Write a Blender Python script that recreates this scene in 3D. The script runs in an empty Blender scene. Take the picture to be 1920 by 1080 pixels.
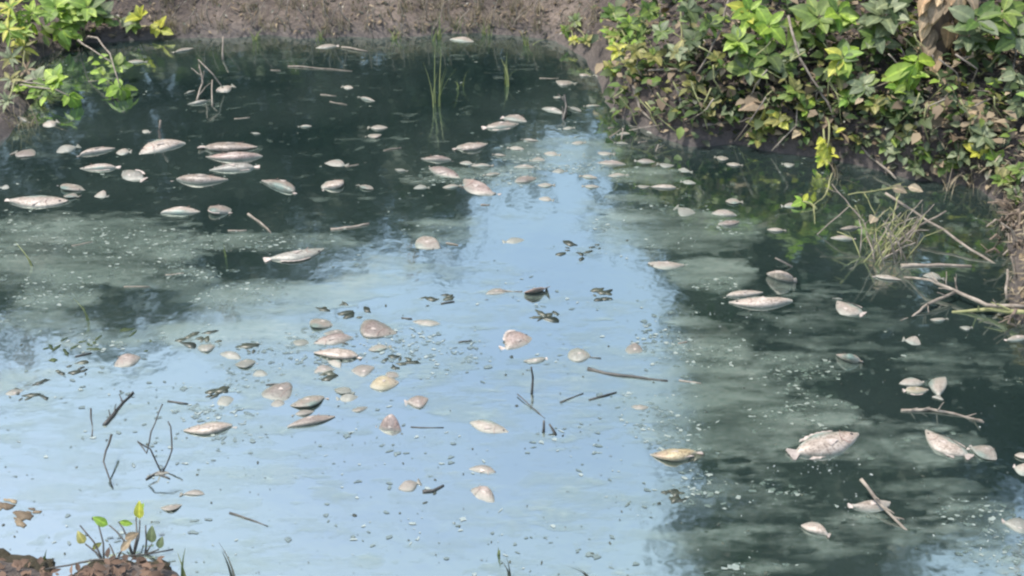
import bpy, bmesh, math, random
import numpy as np
from mathutils import Vector, Matrix, Euler
R = math.radians
rng = random.Random(11)
nr = np.random.RandomState(5)
scene = bpy.context.scene
COL = scene.collection

# ------------------------------------------------------------------ camera
CAM_H, PITCH, F = 2.0, R(32), 2015.0          # metres, radians, focal length in photo pixels (1920 wide)
cam = bpy.data.cameras.new('camera'); camo = bpy.data.objects.new('camera', cam); COL.objects.link(camo)
camo.location = (0, 0, CAM_H); camo.rotation_euler = (R(90) - PITCH, 0, 0)
cam.sensor_width = 36; cam.lens = 36 * F / 1920; cam.clip_end = 2000; cam.clip_start = 0.05
cam.dof.use_dof = False
scene.camera = camo
# ------------------------------------------------------------------ sky and sun
SUN_EL, SUN_AZ = R(66), R(275)                # azimuth clockwise from +Y
world = bpy.data.worlds.new('World'); scene.world = world; world.use_nodes = True
wn = world.node_tree.nodes; wl = world.node_tree.links
sky = wn.new('ShaderNodeTexSky'); sky.sky_type = 'NISHITA'; sky.sun_disc = False
sky.sun_elevation = SUN_EL; sky.sun_rotation = SUN_AZ
sky.air_density = 1.0; sky.dust_density = 2.6; sky.ozone_density = 0.5
# thin bright cloud veil over the whole sky
wtc = wn.new('ShaderNodeTexCoord'); wmp = wn.new('ShaderNodeMapping'); wmp.inputs['Scale'].default_value = (1.6, 1.6, 3.2)
wno = wn.new('ShaderNodeTexNoise'); wno.inputs['Scale'].default_value = 1.7; wno.inputs['Detail'].default_value = 7; wno.inputs['Roughness'].default_value = 0.6
wmr = wn.new('ShaderNodeMapRange'); wmr.inputs[1].default_value = 0.38; wmr.inputs[2].default_value = 0.72; wmr.inputs[3].default_value = 0.08; wmr.inputs[4].default_value = 0.68
wmx = wn.new('ShaderNodeMix'); wmx.data_type = 'RGBA'; wmx.inputs[7].default_value = (2.9, 3.65, 4.1, 1)
wl.new(wtc.outputs['Generated'], wmp.inputs[0]); wl.new(wmp.outputs[0], wno.inputs['Vector']); wl.new(wno.outputs[0], wmr.inputs[0]); wl.new(wmr.outputs[0], wmx.inputs[0])
wl.new(sky.outputs[0], wmx.inputs[6]); wl.new(wmx.outputs[2], wn['Background'].inputs[0]); wn['Background'].inputs[1].default_value = 0.15
sun = bpy.data.lights.new('sun', 'SUN'); suno = bpy.data.objects.new('sun', sun); COL.objects.link(suno)
sun.energy = 2.3; sun.angle = R(0.8); sun.color = (1, 0.93, 0.82)
sd = Vector((math.sin(SUN_AZ) * math.cos(SUN_EL), math.cos(SUN_AZ) * math.cos(SUN_EL), math.sin(SUN_EL)))
suno.rotation_euler = sd.to_track_quat('Z', 'Y').to_euler()
vs = scene.view_settings
vs.view_transform = 'Standard'; vs.look = 'None'; vs.gamma = 1; vs.exposure = 1.4
scene.cycles.filter_width = 2.3
scene.cycles.max_bounces = 8; scene.cycles.transparent_max_bounces = 16

# ------------------------------------------------------------------ pixel helpers (photo pixels, 1920 x 1080)
CP, SP = math.cos(PITCH), math.sin(PITCH)
def ray(px, py):
    a, b = (px - 960) / F, (py - 540) / F
    return Vector((a, CP - b * SP, -SP - b * CP))
def P(px, py, z=0.0):                          # point on the horizontal plane z
    d = ray(px, py); t = (z - CAM_H) / d.z
    return Vector((0, 0, CAM_H)) + d * t
def PY(px, py, Y):                             # point on the upright plane y = Y
    d = ray(px, py); t = Y / d.y
    return Vector((0, 0, CAM_H)) + d * t
def scale_at(p):                               # photo pixels per metre at a point
    depth = p.y * CP + (CAM_H - p.z) * SP
    return F / depth

# ------------------------------------------------------------------ numeric noise
def vnoise(x, y, seed=0):
    xi = np.floor(x).astype(np.int64); yi = np.floor(y).astype(np.int64)
    xf = x - xi; yf = y - yi
    def h(i, j):
        n = (i * 374761393 + j * 668265263 + seed * 974634777) & 0xffffffff
        n = ((n ^ (n >> 13)) * 1274126177) & 0xffffffff
        return ((n ^ (n >> 16)) & 0xffff) / 65535.0
    u = xf * xf * (3 - 2 * xf); v = yf * yf * (3 - 2 * yf)
    return (h(xi, yi) * (1 - u) + h(xi + 1, yi) * u) * (1 - v) + (h(xi, yi + 1) * (1 - u) + h(xi + 1, yi + 1) * u) * v
def fbm(x, y, seed=0, octv=4):
    s = 0; a = 0.5; t = 0
    for k in range(octv):
        s = s + a * vnoise(x * 2 ** k, y * 2 ** k, seed + k * 17); t += a; a *= 0.55
    return s / t

# ------------------------------------------------------------------ materials
def new_mat(name):
    m = bpy.data.materials.new(name); m.use_nodes = True
    n = m.node_tree.nodes; l = m.node_tree.links
    return m, n, l, n['Principled BSDF']
def ramp(n, stops):
    r = n.new('ShaderNodeValToRGB'); e = r.color_ramp.elements
    while len(e) < len(stops): e.new(0.5)
    for k, (p, c) in enumerate(stops):
        e[k].position = p; e[k].color = (*c, 1)
    return r
def noise_node(n, l, scale, detail=4, rough=0.55, coord='Object', stretch=None):
    tc = n.new('ShaderNodeTexCoord'); src = tc.outputs[coord]
    if stretch:
        mp = n.new('ShaderNodeMapping'); mp.inputs['Scale'].default_value = stretch
        l.new(src, mp.inputs[0]); src = mp.outputs[0]
    t = n.new('ShaderNodeTexNoise'); t.inputs['Scale'].default_value = scale
    t.inputs['Detail'].default_value = detail; t.inputs['Roughness'].default_value = rough
    l.new(src, t.inputs['Vector'])
    return t
def mixc(n, l, fac, a, b, blend='MIX'):
    m = n.new('ShaderNodeMix'); m.data_type = 'RGBA'; m.blend_type = blend
    for sock, v in ((m.inputs[0], fac), (m.inputs[6], a), (m.inputs[7], b)):
        if isinstance(v, bpy.types.NodeSocket): l.new(v, sock)
        elif isinstance(v, tuple): sock.default_value = (*v, 1)
        else: sock.default_value = v
    return m.outputs[2]
def bump(n, l, height, strength, dist, bs):
    b = n.new('ShaderNodeBump'); b.inputs['Strength'].default_value = strength; b.inputs['Distance'].default_value = dist
    l.new(height, b.inputs['Height']); l.new(b.outputs[0], bs.inputs['Normal'])

def mat_ground():
    m, n, l, b = new_mat('mud')
    t1 = noise_node(n, l, 2.3, 6); t2 = noise_node(n, l, 38, 8, 0.7)
    c1 = ramp(n, [(0.3, (0.05, 0.043, 0.041)), (0.5, (0.105, 0.09, 0.083)), (0.72, (0.19, 0.165, 0.15))])
    l.new(t1.outputs[0], c1.inputs[0])
    c2 = ramp(n, [(0.32, (0.42, 0.38, 0.36)), (0.62, (1.15, 1.08, 1.0))]); l.new(t2.outputs[0], c2.inputs[0])
    col = mixc(n, l, 1.0, c1.outputs[0], c2.outputs[0], 'MULTIPLY')
    geo = n.new('ShaderNodeNewGeometry'); sx = n.new('ShaderNodeSeparateXYZ'); l.new(geo.outputs['Position'], sx.inputs[0])
    wr = n.new('ShaderNodeMapRange'); wr.inputs[1].default_value = 0.0; wr.inputs[2].default_value = 0.07
    wr.inputs[3].default_value = 0.45; wr.inputs[4].default_value = 1.0; l.new(sx.outputs[2], wr.inputs[0])
    ss = n.new('ShaderNodeAttribute'); ss.attribute_name = 'soil_shade'
    dk = ramp(n, [(0.3, (0.022, 0.018, 0.017)), (0.6, (0.075, 0.06, 0.055))]); l.new(t2.outputs[0], dk.inputs[0])  # dark soil tone that also carries the shade among the shrubs
    col = mixc(n, l, ss.outputs['Fac'], col, dk.outputs[0])
    wet = mixc(n, l, wr.outputs[0], (0.065, 0.056, 0.055), col)            # wet mud at the waterline
    l.new(wet, b.inputs['Base Color'])
    rr = n.new('ShaderNodeMapRange'); rr.inputs[1].default_value = 0; rr.inputs[2].default_value = 0.08
    rr.inputs[3].default_value = 0.45; rr.inputs[4].default_value = 0.95; l.new(sx.outputs[2], rr.inputs[0])
    l.new(rr.outputs[0], b.inputs['Roughness'])
    bump(n, l, t2.outputs[0], 0.9, 0.02, b)
    return m
def mat_water():
    m, n, l, b = new_mat('pond water')
    t = noise_node(n, l, 1.6, 4)
    c = ramp(n, [(0.35, (0.011, 0.021, 0.0205)), (0.65, (0.024, 0.037, 0.0345))]); l.new(t.outputs[0], c.inputs[0])
    l.new(c.outputs[0], b.inputs['Base Color'])
    b.inputs['Roughness'].default_value = 0.07; b.inputs['IOR'].default_value = 5.5; b.inputs['Specular Tint'].default_value = (0.92, 1.0, 0.93, 1)
    t2 = noise_node(n, l, 7, 3, 0.5, stretch=(1, 1.0, 1))
    bump(n, l, t2.outputs[0], 0.10, 0.02, b)
    return m
def mat_film():
    m, n, l, b = new_mat('algae film')
    t = noise_node(n, l, 3.0, 6); t2 = noise_node(n, l, 70, 8, 0.75, stretch=(0.6, 1.2, 1))
    c = ramp(n, [(0.3, (0.125, 0.165, 0.145)), (0.55, (0.18, 0.225, 0.20)), (0.75, (0.25, 0.285, 0.255))]); l.new(t.outputs[0], c.inputs[0])
    c2 = ramp(n, [(0.34, (0.45, 0.55, 0.5)), (0.47, (0.95, 0.97, 0.95)), (0.58, (1.05, 1.03, 1.0)), (0.68, (1.7, 1.6, 1.5))]); l.new(t2.outputs[0], c2.inputs[0])
    l.new(mixc(n, l, 1.0, c.outputs[0], c2.outputs[0], 'MULTIPLY'), b.inputs['Base Color'])
    b.inputs['Roughness'].default_value = 0.13; b.inputs['IOR'].default_value = 3.6; b.inputs['Specular Tint'].default_value = (0.92, 1.0, 0.93, 1)
    # thin film: where it is thinnest the water below shows through
    at = n.new('ShaderNodeAttribute'); at.attribute_name = 'dens'
    t3 = noise_node(n, l, 17, 12, 0.78, stretch=(0.32, 1.3, 1))
    c3 = n.new('ShaderNodeMapRange'); c3.clamp = False; c3.inputs[1].default_value = 0.3; c3.inputs[2].default_value = 0.7; c3.inputs[3].default_value = -0.62; c3.inputs[4].default_value = 0.62
    l.new(t3.outputs[0], c3.inputs[0])
    ad = n.new('ShaderNodeMath'); ad.operation = 'ADD'; l.new(at.outputs['Fac'], ad.inputs[0]); l.new(c3.outputs[0], ad.inputs[1])
    mr = n.new('ShaderNodeMapRange'); mr.inputs[1].default_value = -0.02; mr.inputs[2].default_value = 0.34
    mr.inputs[3].default_value = 0.0; mr.inputs[4].default_value = 0.62; l.new(ad.outputs[0], mr.inputs[0])
    cp = n.new('ShaderNodeAttribute'); cp.attribute_name = 'cover'; ml = n.new('ShaderNodeMath'); ml.operation = 'MULTIPLY'
    t5 = noise_node(n, l, 7, 9, 0.7, stretch=(0.3, 1.2, 1)); hr = n.new('ShaderNodeMapRange'); hr.inputs[1].default_value = 0.40; hr.inputs[2].default_value = 0.58; hr.inputs[3].default_value = 0.3; hr.inputs[4].default_value = 1.12
    l.new(t5.outputs[0], hr.inputs[0]); m5 = n.new('ShaderNodeMath'); m5.operation = 'MULTIPLY'; l.new(mr.outputs[0], m5.inputs[0]); l.new(hr.outputs[0], m5.inputs[1])
    l.new(m5.outputs[0], ml.inputs[0]); l.new(cp.outputs['Fac'], ml.inputs[1]); l.new(ml.outputs[0], b.inputs['Alpha'])
    return m
def mat_leaf(name, dark, light, trans=0.35, rough=0.58, vein=True):
    m, n, l, b = new_mat(name)
    oi = n.new('ShaderNodeObjectInfo'); geo = n.new('ShaderNodeNewGeometry')
    ad = n.new('ShaderNodeMath'); ad.operation = 'ADD'; l.new(oi.outputs['Random'], ad.inputs[0]); l.new(geo.outputs['Random Per Island'], ad.inputs[1])
    fr = n.new('ShaderNodeMath'); fr.operation = 'FRACT'; l.new(ad.outputs[0], fr.inputs[0])
    c = ramp(n, [(0.0, dark), (0.6, tuple((x + y) / 2 for x, y in zip(dark, light))), (1.0, light)]); l.new(fr.outputs[0], c.inputs[0])
    t = noise_node(n, l, 5, 4)
    c2 = ramp(n, [(0.35, (0.75, 0.72, 0.65)), (0.6, (1.05, 1.05, 1.0))]); l.new(t.outputs[0], c2.inputs[0])
    col = mixc(n, l, 1.0, c.outputs[0], c2.outputs[0], 'MULTIPLY')
    rb = n.new('ShaderNodeAttribute'); rb.attribute_name = 'rib'
    rr = ramp(n, [(0.0, (0.9, 0.9, 0.88)), (0.8, (1, 1, 1)), (0.9, (1.6, 1.5, 1.45))]); l.new(rb.outputs['Fac'], rr.inputs[0])
    col = mixc(n, l, 1.0, col, rr.outputs[0], 'MULTIPLY')
    l.new(col, b.inputs['Base Color']); b.inputs['Roughness'].default_value = rough
    tr = n.new('ShaderNodeBsdfTranslucent'); l.new(mixc(n, l, 1.0, col, (1.1, 1.25, 0.45), 'MULTIPLY'), tr.inputs[0])
    mx = n.new('ShaderNodeMixShader'); mx.inputs[0].default_value = trans
    l.new(b.outputs[0], mx.inputs[1]); l.new(tr.outputs[0], mx.inputs[2]); l.new(mx.outputs[0], n['Material Output'].inputs[0])
    return m
def mat_plain(name, a, c_, scale=20, rough=0.85, bmp=0.4, dist=0.004):
    m, n, l, b = new_mat(name)
    t = noise_node(n, l, scale, 6, 0.65)
    oi = n.new('ShaderNodeObjectInfo'); mr = n.new('ShaderNodeMapRange'); mr.inputs[3].default_value = 0.75; mr.inputs[4].default_value = 1.2
    l.new(oi.outputs['Random'], mr.inputs[0])
    c = ramp(n, [(0.32, a), (0.68, c_)]); l.new(t.outputs[0], c.inputs[0])
    hs = n.new('ShaderNodeHueSaturation'); l.new(c.outputs[0], hs.inputs['Color']); l.new(mr.outputs[0], hs.inputs['Value'])
    l.new(hs.outputs[0], b.inputs['Base Color']); b.inputs['Roughness'].default_value = rough
    bump(n, l, t.outputs[0], bmp, dist, b)
    return m
def mat_fish(name, belly, back, head):
    m, n, l, b = new_mat(name)
    tc = n.new('ShaderNodeTexCoord'); s = n.new('ShaderNodeSeparateXYZ'); l.new(tc.outputs['Object'], s.inputs[0])
    t = noise_node(n, l, 7, 5, 0.6); t2 = noise_node(n, l, 34, 4, 0.6)
    oi = n.new('ShaderNodeObjectInfo')
    # back line greyer, belly pale
    w = n.new('ShaderNodeMath'); w.operation = 'MULTIPLY_ADD'; w.inputs[1].default_value = 0.16; l.new(t.outputs[0], w.inputs[0]); l.new(s.outputs[1], w.inputs[2])
    mr = n.new('ShaderNodeMapRange'); mr.inputs[1].default_value = 0.14; mr.inputs[2].default_value = 0.27; l.new(w.outputs[0], mr.inputs[0])
    col = mixc(n, l, mr.outputs[0], belly, back)
    mh = n.new('ShaderNodeMapRange'); mh.inputs[1].default_value = 0.20; mh.inputs[2].default_value = 0.42; mh.inputs[4].default_value = 0.75
    w2 = n.new('ShaderNodeMath'); w2.operation = 'MULTIPLY_ADD'; w2.inputs[1].default_value = 0.22; l.new(t.outputs[0], w2.inputs[0])
    sb = n.new('ShaderNodeMath'); sb.operation = 'SUBTRACT'; sb.inputs[1].default_value = 0.11; l.new(s.outputs[0], sb.inputs[0]); l.new(sb.outputs[0], w2.inputs[2])
    l.new(w2.outputs[0], mh.inputs[0])
    col = mixc(n, l, mh.outputs[0], col, head)
    c2 = ramp(n, [(0.32, (0.42, 0.38, 0.33)), (0.46, (0.88, 0.84, 0.8)), (0.55, (1, 0.99, 0.97)), (0.75, (1.1, 1.08, 1.06))]); l.new(t.outputs[0], c2.inputs[0])
    col = mixc(n, l, 0.9, col, c2.outputs[0], 'MULTIPLY')
    c4 = ramp(n, [(0.38, (0.42, 0.38, 0.34)), (0.49, (0.95, 0.94, 0.93)), (0.66, (1.12, 1.12, 1.12))]); l.new(t2.outputs[0], c4.inputs[0])
    col = mixc(n, l, 0.8, col, c4.outputs[0], 'MULTIPLY')
    hs = n.new('ShaderNodeHueSaturation'); mv = n.new('ShaderNodeMapRange'); mv.inputs[3].default_value = 0.68; mv.inputs[4].default_value = 1.12
    l.new(oi.outputs['Random'], mv.inputs[0]); l.new(mv.outputs[0], hs.inputs['Value']); l.new(col, hs.inputs['Color'])
    geo = n.new('ShaderNodeNewGeometry'); gz = n.new('ShaderNodeSeparateXYZ'); l.new(geo.outputs['Position'], gz.inputs[0])
    zz = n.new('ShaderNodeMath'); zz.operation = 'MULTIPLY_ADD'; zz.inputs[1].default_value = -0.014; l.new(t2.outputs[0], zz.inputs[0]); l.new(gz.outputs[2], zz.inputs[2])
    zr = n.new('ShaderNodeMapRange'); zr.inputs[1].default_value = -0.006; zr.inputs[2].default_value = 0.006; zr.inputs[3].default_value = 0.8; zr.inputs[4].default_value = 0.0
    l.new(zz.outputs[0], zr.inputs[0])
    fin = mixc(n, l, zr.outputs[0], hs.outputs[0], (0.15, 0.165, 0.14))                  # scum line where the water laps
    l.new(fin, b.inputs['Base Color']); b.inputs['Roughness'].default_value = 0.36
    bump(n, l, t2.outputs[0], 0.25, 0.01, b)
    return m
MUD = mat_ground(); WATER = mat_water(); FILM = mat_film()
LEAF = {
    'bright': mat_leaf('young leaf', (0.13, 0.24, 0.035), (0.27, 0.38, 0.06)),
    'yellow': mat_leaf('yellow leaf', (0.30, 0.33, 0.05), (0.42, 0.42, 0.07)),
    'mid': mat_leaf('green leaf', (0.065, 0.125, 0.03), (0.17, 0.235, 0.055)),
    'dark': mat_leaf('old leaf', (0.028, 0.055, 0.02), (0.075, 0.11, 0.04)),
    'grey': mat_leaf('grey green leaf', (0.085, 0.12, 0.065), (0.18, 0.215, 0.125), 0.25),
    'olive': mat_leaf('olive leaf', (0.13, 0.14, 0.045), (0.25, 0.24, 0.09)),
    'tree': mat_leaf('tree foliage', (0.014, 0.034, 0.018), (0.04, 0.075, 0.032), 0.2),
    'dead': mat_leaf('dead leaf', (0.11, 0.08, 0.055), (0.31, 0.25, 0.18), 0.12, 0.8),
    'wet': mat_leaf('wet dead leaf', (0.022, 0.03, 0.024), (0.07, 0.08, 0.06), 0.05, 0.4),
    'straw': mat_leaf('dry grass', (0.15, 0.125, 0.095), (0.33, 0.285, 0.225), 0.15, 0.8),
    'tan': mat_leaf('tan withered leaf', (0.30, 0.20, 0.12), (0.52, 0.40, 0.27), 0.2, 0.75),
    'rust': mat_leaf('rusty dead leaf', (0.05, 0.032, 0.025), (0.17, 0.105, 0.075), 0.1, 0.8),
    'reed': mat_leaf('reed blade', (0.09, 0.13, 0.05), (0.24, 0.27, 0.12), 0.2, 0.6),
}
BARK = mat_plain('bark', (0.10, 0.075, 0.055), (0.23, 0.18, 0.14), 14)
TWIG = mat_plain('grey twig', (0.10, 0.082, 0.066), (0.27, 0.235, 0.195), 30)
DTWIG = mat_plain('dark wet twig', (0.018, 0.02, 0.02), (0.06, 0.055, 0.048), 30, 0.5)
STEM = mat_plain('green stem', (0.13, 0.15, 0.06), (0.26, 0.25, 0.12), 30)
CLOD = mat_plain('mossy clod', (0.022, 0.017, 0.014), (0.17, 0.145, 0.075), 22, 0.95, 1.0, 0.03)
FISHM = {
    'white': mat_fish('fish skin pale', (0.335, 0.296, 0.262), (0.11, 0.18, 0.16), (0.40, 0.32, 0.28)),
    'pink': mat_fish('fish skin pink', (0.27, 0.222, 0.205), (0.12, 0.10, 0.09), (0.30, 0.19, 0.165)),
    'grey': mat_fish('fish skin grey', (0.26, 0.26, 0.24), (0.11, 0.12, 0.11), (0.18, 0.165, 0.15)),
    'yellow': mat_fish('fish skin yellowish', (0.40, 0.34, 0.22), (0.17, 0.155, 0.085), (0.33, 0.22, 0.17)),
}
FIN = mat_plain('fin membrane', (0.20, 0.17, 0.15), (0.46, 0.40, 0.36), 12, 0.5)
EYE = mat_plain('cloudy eye', (0.02, 0.02, 0.02), (0.06, 0.05, 0.05), 5, 0.2, 0)

# ------------------------------------------------------------------ object helpers
def mesh(name, v, f, m, smooth=True):
    me = bpy.data.meshes.new(name); me.from_pydata([tuple(x) for x in v], [], f); me.materials.append(m)
    if smooth: me.polygons.foreach_set('use_smooth', [True] * len(me.polygons))
    me.update(); return me
def link(name, me, parent=None):
    o = bpy.data.objects.new(name, me); COL.objects.link(o)
    if parent: o.parent = parent
    return o
def tag(o, label=None, cat=None, group=None, kind=None):
    for k, v in (('label', label), ('category', cat), ('group', group), ('kind', kind)):
        if v: o[k] = v
    return o
def empty(name, loc):
    o = bpy.data.objects.new(name, None); COL.objects.link(o); o.location = loc; o.empty_display_size = 0.05
    return o
def tube(vs_, fs, pts, r0, r1, seg=6, wob=0.0):
    n = len(pts); base = len(vs_)
    for i, p in enumerate(pts):
        a = pts[max(0, i - 1)]; c = pts[min(n - 1, i + 1)]
        t = (c - a).normalized() if (c - a).length > 1e-6 else Vector((0, 0, 1))
        u = t.cross(Vector((0.13, 0.31, 0.94)));
        if u.length < 0.05: u = t.cross(Vector((1, 0, 0)))
        u.normalize(); w = t.cross(u)
        r = (r0 + (r1 - r0) * i / (n - 1)) * (1 + wob * (rng.random() - 0.5))
        for k in range(seg):
            an = 2 * math.pi * k / seg
            vs_.append(p + u * (r * math.cos(an)) + w * (r * math.sin(an)))
    for i in range(n - 1):
        for k in range(seg):
            k2 = (k + 1) % seg
            fs.append((base + i * seg + k, base + i * seg + k2, base + (i + 1) * seg + k2, base + (i + 1) * seg + k))
    fs.append(tuple(base + k for k in range(seg))[::-1]); fs.append(tuple(base + (n - 1) * seg + k for k in range(seg)))
def curve_pts(a, b, n=7, sag=0.0, jit=0.0, side=0.0):
    d = b - a; L = d.length; out = []
    s = Vector((d.y, -d.x, 0));
    s = s.normalized() if s.length > 1e-6 else Vector((1, 0, 0))
    for i in range(n):
        t = i / (n - 1); k = 4 * t * (1 - t)
        p = a + d * t + Vector((0, 0, -sag * L * k)) + s * (side * L * k)
        if 0 < i < n - 1: p += Vector([(rng.random() - 0.5) * jit * L for _ in range(3)])
        out.append(p)
    return out
def stick(name, pts, r0, r1, m, label, cat, group=None, parent=None, twigs=0, tl=0.1, seg=6):
    """one stick as one mesh; side twiglets grow out of it"""
    pts = [Vector(p) for p in pts]
    if name.startswith('floating'):
        for p in pts: p.z = min(p.z * .3, .006)
    fine = []
    for i in range(len(pts) - 1):
        seg_p = curve_pts(pts[i], pts[i + 1], 4, 0, 0.05)
        fine += seg_p[:-1]
    fine.append(pts[-1])
    o0 = pts[0].copy() if parent is None else Vector((0, 0, 0))
    v, f = [], []
    tube(v, f, [p - o0 for p in fine], r0, r1, seg, 0.25)
    for k in range(twigs):
        i = rng.randrange(1, len(fine) - 1); a = fine[i]
        dirv = (fine[i + 1] - fine[i - 1]).normalized() + Vector([rng.uniform(-1, 1) for _ in range(3)]) * 0.9
        if a.z < 0.05: dirv.z = abs(dirv.z)
        b = a + dirv.normalized() * tl * rng.uniform(0.5, 1.2)
        tube(v, f, [p - o0 for p in curve_pts(a, b, 4, 0, 0.08)], r1 * 0.9, r1 * 0.4, 5)
    o = link(name, mesh(name, v, f, m), parent)
    if parent is None:
        o.location = o0; tag(o, label, cat, group)
    return o

# ------------------------------------------------------------------ terrain
shore_px = [(-260, 330), (-60, 305), (20, 255), (62, 185), (66, 112), (150, 82), (250, 76), (330, 70), (420, 73), (500, 66), (560, 74), (640, 69), (700, 73),
            (800, 66), (900, 62), (980, 70), (1040, 78), (1095, 108), (1128, 165), (1150, 218), (1225, 250), (1290, 276), (1380, 272), (1450, 284),
            (1560, 300), (1640, 318), (1720, 338), (1830, 352), (1880, 385), (1895, 450), (1900, 520), (1890, 560), (1905, 598), (2010, 640)]
shore = [(P(x, y).x, P(x, y).y) for x, y in shore_px]
shore += [(2.9, 2.9), (3.1, 1.6), (2.4, 1.2), (1.2, 1.15), (0.2, 1.25), (-0.35, 1.5)]
shore += [(P(x, y).x, P(x, y).y) for x, y in [(420, 1120), (345, 1092), (325, 1068), (255, 1052), (165, 1062), (120, 1085), (70, 1066), (0, 1046), (-120, 1040)]]
shore += [(-2.2, 1.8), (-3.4, 2.4), (-3.6, 3.6)]
SH = np.array(shore)
def sdist(x, y):                                # >0 on land
    x = np.asarray(x, float); y = np.asarray(y, float)
    d = np.full(x.shape, 1e9); ins = np.zeros(x.shape, bool); n = len(SH)
    for i in range(n):
        x1, y1 = SH[i]; x2, y2 = SH[(i + 1) % n]
        ex, ey = x2 - x1, y2 - y1
        t = np.clip(((x - x1) * ex + (y - y1) * ey) / (ex * ex + ey * ey), 0, 1)
        d = np.minimum(d, np.hypot(x - x1 - t * ex, y - y1 - t * ey))
        c = ((y1 > y) != (y2 > y)) & (x < (x2 - x1) * (y - y1) / (y2 - y1 + 1e-12) + x1)
        ins ^= c
    return np.where(ins, -d, d)
def sm(a, b, x):
    t = np.clip((x - a) / (b - a), 0, 1); return t * t * (3 - 2 * t)
def height(x, y):
    x = np.asarray(x, float); y = np.asarray(y, float)
    d = sdist(x, y) + 0.05 * (fbm(x * 6, y * 6, 3) - 0.5)
    right = sm(0.2, 0.6, x) * sm(2.4, 2.9, y); near = 1 - sm(1.9, 2.3, y)
    far = 1 - right
    hr = 0.15 * sm(0, 0.09, d) + 0.50 * np.maximum(d, 0)
    hf = 0.035 * sm(0, 0.06, d) + 0.36 * np.maximum(d, 0)
    hn = 0.035 * sm(0, 0.05, d) + 0.10 * np.maximum(d, 0)
    h = hr * right + far * (hf * (1 - near) + hn * near)
    h = np.where(h > 0.8, 0.8 + (1 - np.exp(-(h - 0.8))) * 0.5, h)
    land = np.clip(d / 0.12, 0, 1)
    h = h + land * (0.10 * (fbm(x * 3, y * 3, 9) - 0.5) + 0.05 * (fbm(x * 14, y * 14, 21) - 0.5)) * (1 - 0.55 * near)
    return np.where(d < 0, np.maximum(-0.6, d * 0.8) - 0.01, np.maximum(h, 0.004))
HX0, HY0, HS = -5.0, 1.0, 0.025
_hx, _hy = np.meshgrid(np.arange(HX0, 5.01, HS), np.arange(HY0, 9.6, HS)); HG = height(_hx, _hy)
def hfast(x, y):
    u = np.clip((np.asarray(x, float) - HX0) / HS, 0, HG.shape[1] - 1.001); w = np.clip((np.asarray(y, float) - HY0) / HS, 0, HG.shape[0] - 1.001)
    i = u.astype(int); j = w.astype(int); a = u - i; b = w - j
    return (HG[j, i] * (1 - a) + HG[j, i + 1] * a) * (1 - b) + (HG[j + 1, i] * (1 - a) + HG[j + 1, i + 1] * a) * b
def hz(x, y): return float(hfast(np.array([x]), np.array([y]))[0])
def hit(px, py):                                # where the pixel's ray meets the terrain or the water
    d = ray(px, py); o = Vector((0, 0, CAM_H)); t = np.linspace(1.5, 9, 900)
    z = o.z + d.z * t; g = np.maximum(hfast(d.x * t, d.y * t), 0)
    k = np.argmax(z < g) if (z < g).any() else len(t) - 1
    return o + d * float(t[k])
def axis(lo, hi, step, far):
    a = np.arange(lo, hi + step / 2, step); e = step * 1.35 ** np.arange(1, 40); e = np.cumsum(e); e = e[e < far]
    return np.concatenate([lo - e[::-1], a, hi + e])
gx = axis(-3.9, 3.9, 0.032, 400); gy = axis(1.2, 7.2, 0.032, 400)
X, Y = np.meshgrid(gx, gy); Z = height(X, Y)
nx, ny = len(gx), len(gy)
idx = np.arange(nx * ny).reshape(ny, nx)
fa = np.stack([idx[:-1, :-1], idx[:-1, 1:], idx[1:, 1:], idx[1:, :-1]], -1).reshape(-1, 4)
def grid_mesh(name, V, Fq, m):
    me = bpy.data.meshes.new(name); me.vertices.add(len(V)); me.vertices.foreach_set('co', V.astype(np.float32).ravel())
    k = Fq.shape[1]; me.loops.add(Fq.size); me.loops.foreach_set('vertex_index', Fq.astype(np.int32).ravel())
    me.polygons.add(len(Fq)); me.polygons.foreach_set('loop_start', np.arange(0, Fq.size, k, dtype=np.int32))
    me.polygons.foreach_set('use_smooth', np.ones(len(Fq), bool)); me.materials.append(m); me.update(); me.validate()
    return me
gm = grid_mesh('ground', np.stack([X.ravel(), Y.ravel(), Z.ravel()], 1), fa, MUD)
soil_sh = np.maximum(sm(0.25, 0.6, X) * sm(2.4, 2.9, Y), 1 - sm(-2.1, -1.5, X)) * (0.6 + 0.4 * sm(.35, .6, fbm(X * 4, Y * 4, 77)))   # darker bank soil, with the deep shade between shrubs painted into its colour
ha = gm.attributes.new('soil_shade', 'FLOAT', 'POINT'); ha.data.foreach_set('value', soil_sh.ravel().astype(np.float32))
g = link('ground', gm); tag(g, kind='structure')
wm = mesh('pond_water', [(-4.2, 0.9, 0), (4.2, 0.9, 0), (4.2, 6.6, 0), (-4.2, 6.6, 0)], [(0, 1, 2, 3)], WATER)
tag(link('pond_water', wm), kind='structure')

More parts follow.
